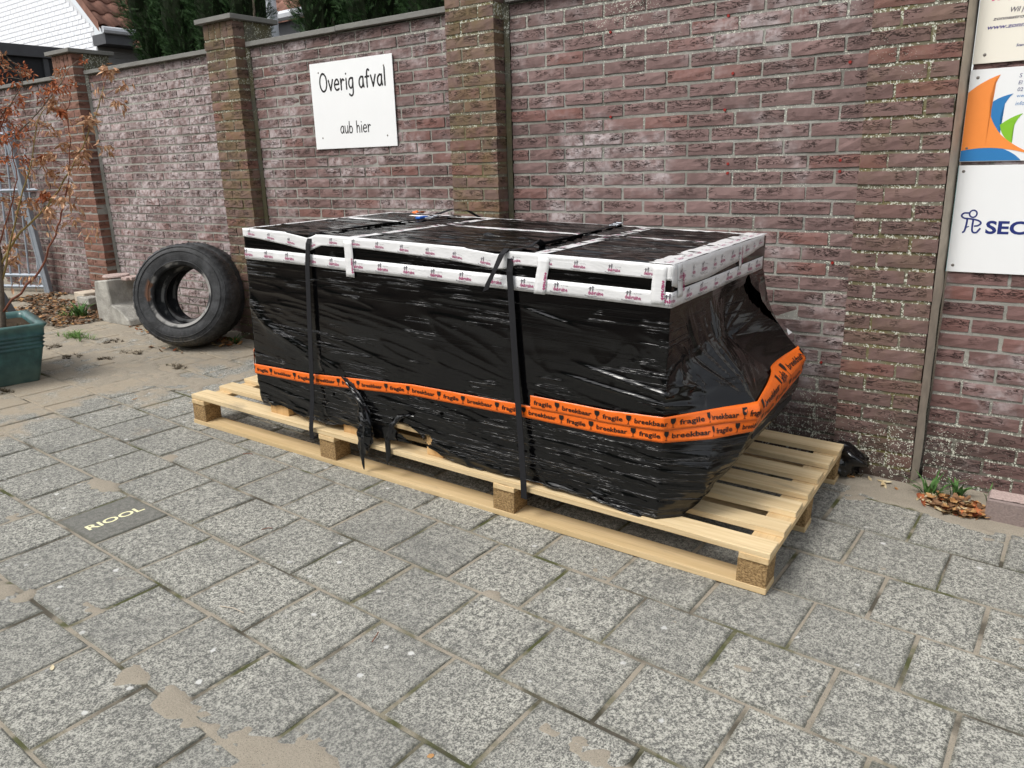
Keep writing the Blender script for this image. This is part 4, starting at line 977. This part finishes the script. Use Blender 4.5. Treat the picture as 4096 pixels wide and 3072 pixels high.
BR = {'T': ([(-2.582, .752, .36), (-2.555, .773, .582), (-2.526, .795, .796), (-2.51, .807, 1.035), (-2.509, .808, 1.324), (-2.461, .844, 1.603)], .021, .006, 'bark', 0),
 'A': ([(-2.568, .763, .50), (-2.492, .82, .591), (-2.355, .924, .732), (-2.298, .968, .828), (-2.236, 1.015, .96), (-2.186, 1.052, 1.09), (-2.157, 1.074, 1.169), (-2.121, 1.101, 1.283), (-2.092, 1.123, 1.424), (-2.083, 1.13, 1.525), (-2.074, 1.137, 1.663), (-2.041, 1.162, 1.752)], .0075, .0022, 'twig_red', 0),
 'B': ([(-2.526, .795, .796), (-2.42, .875, .967), (-2.293, .971, 1.093), (-2.232, 1.017, 1.163), (-2.107, 1.112, 1.352), (-2.036, 1.166, 1.482), (-1.975, 1.212, 1.625), (-1.906, 1.264, 1.791)], .007, .0025, 'twig_olive', .05),
 'C': ([(-2.535, .79, .70), (-2.427, .87, .996), (-2.375, .909, 1.133), (-2.319, .952, 1.261), (-2.246, 1.007, 1.429), (-2.209, 1.035, 1.594), (-2.137, 1.09, 1.688)], .006, .002, 'twig_olive', -.06),
 'D': ([(-2.509, .808, 1.324), (-2.404, .887, 1.529), (-2.304, .963, 1.574), (-2.139, 1.088, 1.758), (-2.05, 1.155, 1.9)], .006, .002, 'bark', .04),
 'E': ([(-2.49, .822, 1.437), (-2.388, .899, 1.628), (-2.306, .961, 1.707), (-2.218, 1.028, 1.825), (-2.217, 1.029, 1.905)], .005, .002, 'bark', -.08),
 'F': ([(-2.515, .80, 1.0), (-2.439, .861, 1.463), (-2.34, .936, 1.64), (-2.37, .913, 1.736), (-2.37, .913, 1.804)], .006, .002, 'twig_red', -.1),
 'H': ([(-2.52, .80, .9), (-2.44, .86, 1.10), (-2.38, .90, 1.30), (-2.40, .89, 1.50), (-2.45, .85, 1.72)], .005, .002, 'twig_red', .1)}
lv = {'leaf_tan': MB(), 'leaf_red': MB()}
def curl_leaf(mb_, p, L_, w_, d, up=None):
    d = Vector(d).normalized(); sidev = d.cross(Vector((random.uniform(-1, 1), random.uniform(-1, 1), random.uniform(-1, 1)))).normalized(); nn_ = d.cross(sidev); p = Vector(p)
    cu = random.uniform(.15, .6); fold = random.uniform(.2, .7)
    pts = []
    for t, ww in ((0, .06), (.3, .9), (.65, .8), (1, .05)):
        q = p+d*L_*t+nn_*L_*cu*t*t; pts += [q-sidev*w_*ww*.5+nn_*w_*fold*ww*.5, q, q+sidev*w_*ww*.5+nn_*w_*fold*ww*.5]
    F_ = []
    for i in range(3):
        for q in range(2): a = i*3+q; F_.append((a, a+1, a+4, a+3))
    mb_.add(pts, F_)
for k_, (pts, ra, rb, mt, dep) in BR.items():
    A_ = np.array(pts)-SB; n = len(A_)
    dd = np.linspace(0, 1, n)[:, None]*dep*np.array([[-.604, .797, 0]]); A_ = A_+dd
    T_ = np.linspace(0, n-1, n*3); Q = np.stack([np.interp(T_, range(n), A_[:, i]) for i in range(3)], -1); Q += rng.normal(0, .003, Q.shape)*(0 if k_ == 'T' else 1)
    m = MB(); m.tube(Q, list(np.linspace(ra, rb, len(Q))), 7); m.obj('branch', M[mt], sh, smooth=True)
    tw = MB()
    ntw = 5 if k_ == 'T' else (10 if k_ in 'AC' else 16)
    for i in range(ntw):
        t = random.uniform(.35, 1); p = Q[min(len(Q)-1, int(t*len(Q)))]
        up_ = random.uniform(-.3, .7) if p[2] > .9 else random.uniform(-.2, .5)
        d = np.array([random.uniform(-1, 1), random.uniform(-1, 1), up_]); d /= np.linalg.norm(d); L_ = random.uniform(.06, .20)
        q1 = p+d*L_*.5+rng.normal(0, .01, 3); q2 = p+d*L_+np.array([0, 0, -.02]); tw.tube([p, q1, q2], [.002, .0015, .0009], 4)
        upper = (p[2] > 1.0 and k_ in 'DEFHT'); key = 'leaf_red' if upper and random.random() < .8 else ('leaf_tan' if random.random() < .85 else 'leaf_red')
        for j in range(random.randint(11, 22)):
            tt_ = random.uniform(.3, 1); pp = q1*(1-tt_)+q2*tt_+rng.normal(0, .012, 3); sc_ = .6 if upper else 1.
            curl_leaf(lv[key], pp, random.uniform(.030, .055)*sc_, random.uniform(.013, .022)*sc_, (random.uniform(-.6, .6), random.uniform(-.6, .6), random.uniform(-1, .1)))
    tw.obj('twigs', M['twig_red'] if mt != 'bark' else M['bark'], sh, kind='stuff')
for cx_, cy_, cz_, n_ in [(-1.906, 1.264, 1.77, 9), (-2.04, 1.165, 1.58, 10), (-2.00, 1.2, 1.50, 6), (-2.12, 1.1, 1.16, 14), (-2.06, 1.14, .98, 10), (-2.20, 1.05, 1.30, 9), (-2.30, .97, 1.15, 10), (-2.42, .88, 1.0, 12), (-2.48, .84, .9, 12), (-2.45, .86, .70, 8), (-2.38, .9, .72, 6), (-2.25, 1.0, 1.0, 6)]:
    for i in range(n_): curl_leaf(lv['leaf_tan'], np.array((cx_, cy_, cz_))-SB+rng.normal(0, .028, 3), random.uniform(.03, .055), random.uniform(.010, .018), (random.uniform(-.5, .5), random.uniform(-.5, .5), -1))
for k_, b in lv.items(): b.obj('dry_leaves', M[k_], sh, kind='stuff')
# small weeds in the pot
def tuft(mb_, p, n, h, spread, w=.004, lean=.6):
    for i in range(n):
        a = random.uniform(0, 6.28); r_ = random.uniform(0, spread); q = np.array(p)+np.array([math.cos(a)*r_, math.sin(a)*r_, 0]); d = np.array([math.cos(a)*lean*random.random(), math.sin(a)*lean*random.random(), 1.]); hh = h*random.uniform(.4, 1)
        s2 = np.array([-math.sin(a), math.cos(a), 0])*w/2; mid = q+d*hh*.55; tip = q+d*hh*np.array([1.6, 1.6, .85])
        mb_.add([q-s2, q+s2, mid+s2*.8, mid-s2*.8, tip], [(0, 1, 2, 3), (3, 2, 4)])
m = MB()
for i in range(16): tuft(m, (random.uniform(-.2, .2), random.uniform(-.2, .2), 0), 16, .06, .03)
wd_ = ob('pot_weeds', m.mesh('pot_weeds', M['moss']), None, (ctr[0], ctr[1], zg+.325)); tag(wd_, 'low dry weeds growing on the soil of the teal planter', 'weeds', kind='stuff')

# ------------------------------------------------------------------ gate, dark panel at far left
ga = empty('steel_gate', G3(-5.62, 2.08), label='grey galvanised bar gate leaning at the far left of the wall', cat='gate')
gd = np.array([-.46, -.175, 0]); gd /= np.linalg.norm(gd); gn = np.array([gd[1], -gd[0], 0])
def GP(u, z, off=0): q = gd*u+gn*off+np.array([.25, .13, .03]); lean = .10*z; return (q[0]-gn[0]*lean*0, q[1]+lean*.8, z)
for u, ra in [(0, .022), (.045, .012)]:
    m = MB(); m.box((-ra, -ra, 0), (ra, ra, 1.58), .003); o = m.obj('gate_post', M['galv'], ga, loc=GP(u, 0)); o.rotation_euler = (-.08, 0, math.atan2(gd[1], gd[0]))
for z in (.06, .17, .98, 1.5):
    m = MB(); m.tube([GP(0, z), GP(1.3, z)], .018, 4); m.obj('gate_rail', M['galv'], ga)
for i in range(9):
    m = MB(); m.tube([GP(.12+.115*i, .06), GP(.12+.115*i, 1.5)], .009, 6); m.obj('gate_bar', M['galv'], ga)
dk = empty('folded_screen', G3(-3.9, 1.26), label='narrow black folded board standing behind the planter by the gate', cat='folded screen')
m = MB()
m.add([(-.25, -.25, 0), (.02, .02, 0), (-.02, .06, .02), (-.33, -.05, .62), (-.37, -.12, .62), (-.3, -.2, 0)], [(0, 1, 2, 3, 4), (0, 4, 5)]); m.obj('board_face', M['shed'], dk)
m = MB(); m.add([(.04, .06, 0), (.10, .10, 0), (-.28, .02, .60), (-.31, -.02, .60)], [(0, 1, 2, 3)]); m.obj('board_edge', M['shed'], dk)

# ------------------------------------------------------------------ kerb stone, bag, litter, weeds
kb = empty('kerb_stone', G3(2.90, 2.235), RW, label='short pinkish kerb stone lying against the wall under the signs', cat='kerb stone')
m = MB(); m.box((-.295, -.06, 0), (.3, .05, .098), .006); m.obj('stone', M['kerb'], kb)
m = MB(); n = 40; gxk, gyk = np.meshgrid(np.linspace(-.288, .294, n), np.linspace(-.054, .044, 9)); zz = .1+.004*rng.random(gxk.shape); idx = np.arange(n*9).reshape(9, n)
ob('gravel_face', mk('gravel_face', np.stack([gxk, gyk, zz], -1).reshape(-1, 3), np.stack([idx[:-1, :-1], idx[:-1, 1:], idx[1:, 1:], idx[1:, :-1]], -1).reshape(-1, 4), M['kerb_top']), kb)
bgb = empty('plastic_bag', G3(2.02, 2.30), label='small lump of black plastic under the far right corner of the pallet', cat='plastic')
bm = bmesh.new(); bmesh.ops.create_icosphere(bm, subdivisions=4, radius=1)
for v in bm.verts:
    c = np.array(v.co); n_ = float(vn(np.array(c[0]*4+c[2]*3), np.array(c[1]*4+c[2]*2), 3)); q = .75+.5*n_; v.co = Vector((c[0]*.11*q, c[1]*.10*q, .065+c[2]*.072*q))
me = bpy.data.meshes.new('bag_body'); bm.to_mesh(me); bm.free(); me.materials.append(M['blackbag']); me.polygons.foreach_set('use_smooth', [True]*len(me.polygons)); ob('bag_body', me, bgb)

def flat_leaf_mesh(name, L_, w_, m, seed, lob=False):
    r = random.Random(seed); V = []; F = []; n = 6
    for i in range(n+1):
        t = i/n; ww = w_*math.sin(math.pi*min(1, t*.92+.06))**.8*.5*(1+(.35 if lob and i % 2 else 0)); c = r.uniform(.15, .4)
        zc = L_*.28*(t-.5)**2*4*c+r.uniform(0, .004); e = r.uniform(.15, .5)*ww
        V += [(L_*(t-.5), -ww, zc+e), (L_*(t-.5), 0, zc), (L_*(t-.5), ww, zc+e*r.uniform(.5, 1.4))]
    for i in range(n):
        for q in range(2): a = i*3+q; F.append((a, a+1, a+4, a+3))
    return mk(name, V, F, m, True)
LM = [flat_leaf_mesh('leaf', L_, w_, M[c], i, lo) for i, (L_, w_, c, lo) in enumerate([(.075, .035, 'leaf_brown', 0), (.06, .042, 'leaf_orange', 1), (.085, .032, 'leaf_pale', 0), (.05, .03, 'leaf_brown', 1), (.065, .025, 'leaf_orange', 0), (.09, .03, 'leaf_brown', 0), (.055, .04, 'leaf_red', 1), (.06, .02, 'leaf_pale', 0)])]
def litter(name, cx_, cy_, rx, ry, n, label, hmax, seed, sc_=1., kind=None, parts=True, ground=None):
    root = empty(name, G3(cx_, cy_), label=label, cat='leaves')
    r = random.Random(seed)
    for i in range(n):
        a = r.uniform(0, 6.28); q = math.sqrt(r.random()); x, y = math.cos(a)*q*rx, math.sin(a)*q*ry; s_ = sc_*r.uniform(.6, 1.15)
        o = ob('leaf', r.choice(LM), root, (x, y, gz(cx_+x, cy_+y)-gz(cx_, cy_)+.004+hmax*(1-q*q)*r.random()), (r.uniform(-.5, .5), r.uniform(-.5, .5), r.uniform(0, 6.28))); o.scale = (s_, s_, s_)
    return root
lp = litter('leaf_pile', 2.50, 2.215, .135, .085, 150, 'pile of orange and pale dead leaves between the near pier and the kerb stone', .035, 1, .85)
litter('leaf_scatter', 2.16, 2.27, .12, .05, 6, 'two or three curled leaves at the foot of the near pier', .004, 2, .6)
litter('leaf_scatter', -2.28, 2.06, .17, .10, 46, 'brown leaves drifted behind the tyres', .03, 3, .9)
litter('leaf_scatter', -3.05, 1.93, .30, .05, 34, 'brown leaves along the foot of the concrete block', .012, 4, .7)
litter('leaf_scatter', -2.42, 1.70, .22, .05, 14, 'few crumbled leaves in front of the front tyre', .006, 5, .55)
# uncountable litter carpet at the back left
ml = {k_: MB() for k_ in ('leaf_brown', 'leaf_orange', 'moss')}
for i in range(2600):
    x = random.uniform(-5.35, -3.75); y = random.uniform(1.55, 2.35)
    if vn(np.array(x*3.), np.array(y*4.), 77) < .28: continue
    k_ = random.choices(list(ml), [.62, .12, .26])[0]
    a = random.uniform(0, 6.28); L_ = random.uniform(.02, .055); p = np.array(G3(x, y, .006+.02*random.random())); d = np.array([math.cos(a), math.sin(a), random.uniform(-.5, .5)])*L_; s2 = np.array([-math.sin(a), math.cos(a), random.uniform(-.6, .6)])*L_*.33
    ml[k_].add([p-d*.5, p+s2, p+d*.5, p-s2], [(0, 1, 2, 3)])
for (k_, b), lab in zip(ml.items(), ('brown leaf litter carpeting the back left of the yard', 'orange flecks of leaf litter at the back left', 'dark rotted litter at the back left')):
    tag(b.obj('leaf_litter', M[k_]), lab, 'leaf litter', kind='stuff')
# weeds
def weed(name, x, y, mat, n, h, sp, w, label, lean=.6, cat='weed'):
    m = MB(); tuft(m, (0, 0, -.004), n, h, sp, w, lean); return ob(name, m.mesh(name, M[mat]), None, G3(x, y), label=label, cat=cat)
for (x, y, sx, n) in [(-3.326, 1.502, .12, 5)]:
    m = MB()
    for i in range(26): tuft(m, (random.gauss(0, .10), random.gauss(0, .035), -.003), 9, .06, .02, .005, 1.6)
    tag(ob('grass_tuft', m.mesh('grass_tuft', M['grass']), None, G3(x, y)), 'bright green grass tuft between the planter and concrete block', 'grass')
for x, y, lab in [(-2.992, 1.582, 'flat brown weed left of the front tyre'), (-2.528, 1.32, 'dry moss clump, middle of the sandy yard'), (-2.529, 1.522, 'dry moss clump just below the front tyre'), (-3.175, 1.266, 'small dry weed right of the planter rim'), (-1.95, 1.50, 'grey moss clump between tyre and crate'), (-2.80, 1.20, 'spread of dry moss in front of the planter corner'), (-2.29, .598, 'dry moss clump at the foot of the planter')]:
    m = MB()
    for i in range(12): tuft(m, (random.gauss(0, .045), random.gauss(0, .03), -.003), 14, .022, .015, .004, 1.2)
    tag(ob('moss_clump', m.mesh('moss_clump', M['moss']), None, G3(x, y)), lab, 'moss')
weed('rosette_weed', -2.18, 2.10, 'green', 22, .09, .008, .016, 'green rosette weed between the tyres and the crate', 1.3)
weed('dandelion', 2.395, 2.27, 'green', 26, .12, .02, .014, 'green weeds sprouting over the leaf pile beside the pier', 1.1)
weed('dandelion', 2.49, 2.33, 'green', 16, .11, .02, .018, 'taller green weed against the wall behind the leaf pile', .7)
weed('fern_sprig', 2.60, 2.345, 'green', 12, .12, .006, .010, 'thin green sprig against the wall beside the kerb stone', .35)
weed('nettle', -4.02, 1.86, 'green', 40, .17, .05, .022, 'leafy green weed at the left foot of the concrete block', .8)
weed('nettle', -4.12, 1.80, 'grass', 24, .10, .05, .012, 'feathery yellow-green weed left of the leafy weed', .9)
weed('corner_weed', 2.09, 2.31, 'moss', 24, .07, .03, .008, 'withered weed at the far right corner of the pallet', .8)
# odd bits on the pavers
for x, y, a, L_, mt, lab in [(-.28, .86, .5, .05, 'twig_red', 'reddish twig on the pavers left of the pallet'), (.42, .45, .9, .04, 'twig_red', 'small red twig in the joint below the pallet'), (1.25, .22, 2., .05, 'twig_red', 'dark curved twig in the middle of the pavers'), (.78, .05, .2, .10, 'sealant', 'pale dry grass stalk on the pavers')]:
    m = MB(); m.tube([(-L_/2*math.cos(a), -L_/2*math.sin(a), .004), (0, .006, .006), (L_/2*math.cos(a), L_/2*math.sin(a), .004)], .0016, 5); ob('twig', m.mesh('twig', M[mt]), None, G3(x, y), label=lab, cat='twig')
for x, y, s_, k_, lab in [(.62, -.42, .35, 2, 'tiny pale yellow leaf on the pavers near the bottom left'), (1.70, -.03, .3, 1, 'tiny orange leaf on the pavers near the bottom middle'), (-1.52, .98, .5, 4, 'orange leaf fragment on the pavers left of the pallet')]:
    o = ob('fallen_leaf', LM[k_], None, G3(x, y, .001), (0, 0, random.uniform(0, 6)), label=lab, cat='leaf'); o.scale = (s_, s_, s_*.5)

# ------------------------------------------------------------------ yews beyond the wall
def yew(x, y, zb, zt, rx, ry, n, seed, label, lean=0.):
    r = np.random.default_rng(seed); root = empty('yew_tree', (x, y, 0), label=label, cat='tree', group='dark yew columns behind the wall')
    m = MB(); m.tube([(0, 0, 0), (.02, 0, zb*.6), (0, 0, zb+.3), (lean*.6, 0, zt-.3)], [.05, .045, .035, .01], 8); m.tube([(0, 0, zb*.7), (.10, -.05, zb), (.16, -.06, zb+.6)], [.03, .02, .008], 6); m.obj('trunk', M['bark'], root)
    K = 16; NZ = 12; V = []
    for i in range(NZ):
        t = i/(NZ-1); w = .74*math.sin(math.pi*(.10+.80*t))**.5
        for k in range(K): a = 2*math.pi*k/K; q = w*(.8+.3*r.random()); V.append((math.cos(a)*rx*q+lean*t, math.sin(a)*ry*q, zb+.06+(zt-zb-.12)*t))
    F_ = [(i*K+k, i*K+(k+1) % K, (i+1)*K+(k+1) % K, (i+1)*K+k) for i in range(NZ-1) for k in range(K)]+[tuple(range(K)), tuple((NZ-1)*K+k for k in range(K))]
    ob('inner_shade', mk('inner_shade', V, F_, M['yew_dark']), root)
    a = r.uniform(0, 2*np.pi, n); t = r.random(n); w = np.sin(np.pi*(.06+.88*t))**.45; lump = .78+.35*vn(a*2.2+seed, t*9*(zt-zb), seed)
    q = w*lump*(r.uniform(.72, 1.05, n)); P = np.c_[np.cos(a)*rx*q+lean*t, np.sin(a)*ry*q, zb+(zt-zb)*t]
    d = np.c_[np.cos(a)*.8, np.sin(a)*.8, np.full(n, .75)]+r.normal(0, .45, (n, 3)); d /= np.linalg.norm(d, axis=1)[:, None]
    L_ = r.uniform(.035, .075, n)[:, None]; s1 = np.cross(d, r.normal(0, 1, (n, 3))); s1 /= np.linalg.norm(s1, axis=1)[:, None]
    base = P; tip = P+d*L_; V = []; Fs = []
    # sprig: stem plus paired needles as narrow triangles
    allV = []
    for j in range(5):
        tj = .15+.2*j; c = base+d*L_*tj
        for sg in (-1, 1):
            nt_ = c+(s1*sg*.8+d*.6)*(.020-.0015*j); wv = d*.0028
            allV.append(np.stack([c-wv, c+wv, nt_], 1))
    wv = s1*.0022; allV.append(np.stack([base-wv, base+wv, tip], 1))
    A_ = np.concatenate(allV, 0); V = A_.reshape(-1, 3); F_ = np.arange(len(V)).reshape(-1, 3)
    ob('foliage', mk('foliage', V, F_, M['yew']), root, kind='stuff')
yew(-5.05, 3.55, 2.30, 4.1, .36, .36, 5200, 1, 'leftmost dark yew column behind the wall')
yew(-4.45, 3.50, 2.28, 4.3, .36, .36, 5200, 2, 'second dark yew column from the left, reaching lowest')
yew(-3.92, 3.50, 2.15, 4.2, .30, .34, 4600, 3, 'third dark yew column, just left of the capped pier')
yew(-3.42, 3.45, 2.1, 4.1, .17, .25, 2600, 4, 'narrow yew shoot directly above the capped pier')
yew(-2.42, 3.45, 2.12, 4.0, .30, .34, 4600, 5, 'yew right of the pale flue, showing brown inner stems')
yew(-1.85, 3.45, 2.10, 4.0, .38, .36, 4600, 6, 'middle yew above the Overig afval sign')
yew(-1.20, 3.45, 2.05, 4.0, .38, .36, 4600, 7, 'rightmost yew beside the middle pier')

# ------------------------------------------------------------------ neighbours' house
ho = empty('neighbour_house', (-11.2, 8, 0), label='white painted brick house gable with clay tile roof beyond the wall', cat='house')
HX, HY, HZ = -11.10, 6.0, 0.
H0 = np.array([-11.2, 8, 0])
m = MB(); m.add(np.array([(-19, HY, -.5), (HX, HY, -.5), (HX, HY, 3.62), (-14.6, HY, 6.6), (-19, HY, 6.6)])-H0, [(0, 1, 2, 3, 4)]); m.add(np.array([(-19, HY, -.5), (-19, HY+8, -.5), (HX, HY+8, -.5), (HX, HY+.005, -.5), (HX, HY+.005, 3.5), (HX, HY+8, 3.5)])-H0, [(3, 2, 5, 4)]); m.obj('wall_joints', M['whitejoint'], ho)
bm_ = mk('brick', *(lambda b: (b.v, b.f))(MB().box((-.108, -.008, -.032), (.108, .004, .032), .004)), M['whitewall'])
bigw = MB(); cnt = 0
for j in range(60):
    z = 2.55+j*.077
    for i in range(36):
        x = HX-.11-i*.226-(.113 if j % 2 else 0)
        lim = 3.62+(HX-x)*.86
        if x < -17.5 or z+.035 > lim: continue
        if cnt < 300 and z < 4.6 and x > -15.2: ob('brick', bm_, ho, tuple(np.array((x, HY, z))-H0), (random.gauss(0, .006), 0, 0)); cnt += 1
        else: bigw.box(tuple(np.array((x-.108, HY-.008, z-.032))-H0), tuple(np.array((x+.108, HY+.003, z+.032))-H0))
bigw.obj('gable_bricks', M['whitewall'], ho, kind='stuff')
clad = MB()
for j in range(24): pass
for j in range(14): 
    m = MB(); m.box(tuple(np.array((HX+.006, HY+.0, 2.1+j*.10))-H0), tuple(np.array((HX+.022, HY+8, 2.19+j*.10))-H0), .002); m.obj('cladding_board', M['render_grey'], ho)
def tile_roof(root, origin, along, up, nA, nU, wA, wU, base, name='roof_tile'):
    """pantiles: wavy tiles laid in courses, each its own mesh copy"""
    along = np.array(along, float); up = np.array(up, float); nrm = np.cross(along, up); nrm /= np.linalg.norm(nrm)
    if nrm[2] < 0: nrm = -nrm
    K = 8; V = []
    for e, (v0, lift) in enumerate([(0, .03), (wU*1.08, .004)]):
        for k in range(K+1):
            t = k/K; h = .028*math.sin(2*math.pi*t)+lift; p = along*(t*wA*1.04)+up*v0+nrm*h; V.append(p)
    for k in range(K+1): V.append(V[k]-nrm*.016)
    F = [(k, k+1, K+2+k, K+1+k) for k in range(K)]+[(2*(K+1)+k, 2*(K+1)+k+1, k+1, k) for k in range(K)]
    me = mk(name, V, F, M['rooftile'], True)
    for j in range(nU):
        for i in range(nA):
            ob(name, me, root, tuple(np.array(origin)+along*i*wA+up*j*wU-base), (random.gauss(0, .004), random.gauss(0, .004), 0))
sl = np.array([-.74, 0, .67])
tile_roof(ho, (HX+.42, HY-.12, 3.62), (0, 1, 0), sl, 22, 7, .25, .34, H0)
m = MB(); m.add(np.array([(HX+.40, HY-.1, 3.60), (HX+.40, HY+8, 3.60), (HX-4, HY+8, 7.55), (HX-4, HY-.1, 7.55)])-H0+np.array([0, 0, -.02]), [(0, 1, 2, 3)]); m.obj('roof_deck', M['rooftile'], ho)
m = MB(); m.add(np.array([(HX+.44, HY-.14, 3.52), (HX+.44, HY-.14, 3.68), (HX-3.6, HY-.14, 7.34), (HX-3.6, HY-.14, 7.16)])-H0, [(0, 1, 2, 3)]); m.obj('verge_tiles', M['rooftile'], ho)
m = MB(); m.tube(np.array([(HX+.46, HY-.1, 3.56), (HX+.46, HY+8, 3.56)])-H0, .055, 8); m.obj('gutter', M['gutter'], ho)
m = MB(); m.box(tuple(np.array((HX, HY-.05, 3.36))-H0), tuple(np.array((HX+.42, HY+8, 3.52))-H0)); m.obj('eave_box', M['fascia'], ho)
an = empty('house_annex', (-6, 7, 0), label='clay tiled annex roof with zinc gutter seen between the yews', cat='building'); A0_ = np.array([-6, 7, 0])
sl2 = np.array([0, .74, .67])
tile_roof(an, (-9.6, 5.82, 3.20), (1, 0, 0), sl2, 24, 8, .24, .34, A0_)
m = MB(); m.add(np.array([(-9.6, 5.8, 3.16), (-3.2, 5.8, 3.16), (-3.2, 9, 6.0), (-9.6, 9, 6.0)])-A0_, [(0, 1, 2, 3)]); m.obj('roof_deck', M['rooftile'], an)
m = MB(); m.tube(np.array([(-6.55, 5.75, 3.17), (-3.2, 5.75, 3.17)])-A0_, .06, 8); m.obj('gutter', M['gutter'], an)
m = MB(); m.box(tuple(np.array((-6.5, 5.84, 2.75))-A0_), tuple(np.array((-3.2, 6.0, 3.12))-A0_)); m.obj('fascia', M['fascia'], an)
m = MB(); m.box(tuple(np.array((-9.5, 6.1, -.5))-A0_), tuple(np.array((-3.3, 6.3, 3.1))-A0_)); m.obj('annex_wall', M['render_grey'], an)
fp = empty('flue_pipe', (-5.55, 5.3, 0), label='pale vertical flue pipe in front of the annex roof', cat='pipe')
m = MB(); m.tube([(-.0, 0, 2.2), (0, 0, 3.0), (.0, 0, 5.2)], .095, 12); m.obj('pipe', M['pipewhite'], fp, smooth=True)
m = MB(); m.tube([(0, 0, 3.10), (0, 0, 3.13)], .103, 12); m.obj('pipe_collar', M['gutter'], fp)
sd_ = empty('dark_shed', (-9, 3.9, 0), label='low black flat-roofed shed behind the far end of the wall', cat='shed'); D0 = np.array([-9, 3.9, 0])
m = MB(); m.box(tuple(np.array((-12, 2.75, -.5))-D0), tuple(np.array((-8.0, 4.24, 2.70))-D0)); m.obj('shed_wall', M['shed'], sd_)
m = MB(); m.box(tuple(np.array((-12.1, 2.6, 2.705))-D0), tuple(np.array((-7.94, 4.28, 2.84))-D0), .004); m.obj('roof_edge', M['fascia'], sd_)
for y_ in (3.0, 3.7):
    m = MB(); m.box(tuple(np.array((-8.0, y_, 2.0))-D0), tuple(np.array((-7.97, y_+.06, 2.70))-D0)); m.obj('shed_batten', M['fascia'], sd_)

# tall hedge closing the yard behind the photographer; the black film mirrors it
hd = empty('garden_hedge', (-3, -9, 0), label='tall clipped green hedge across the yard, mirrored in the black film', cat='hedge')
X, Z = np.meshgrid(np.linspace(-16, 12, 260), np.linspace(-.3, 3.6, 44)); Yh = -7.2+.35*fbm(X*1.6, Z*1.6, 5, 61)+.1*sm(2.9, 3.6, Z)*-6*.4
idx = np.arange(X.size).reshape(X.shape); ob('hedge_face', mk('hedge_face', np.stack([X+3, Yh+9, Z], -1).reshape(-1, 3), np.stack([idx[:-1, :-1], idx[:-1, 1:], idx[1:, 1:], idx[1:, :-1]], -1).reshape(-1, 4), M['hedge']), hd)
m = MB(); m.box((-13, -.6, -.3), (15, 1.45, 3.3)); m.obj('hedge_core', M['yew_dark'], hd)
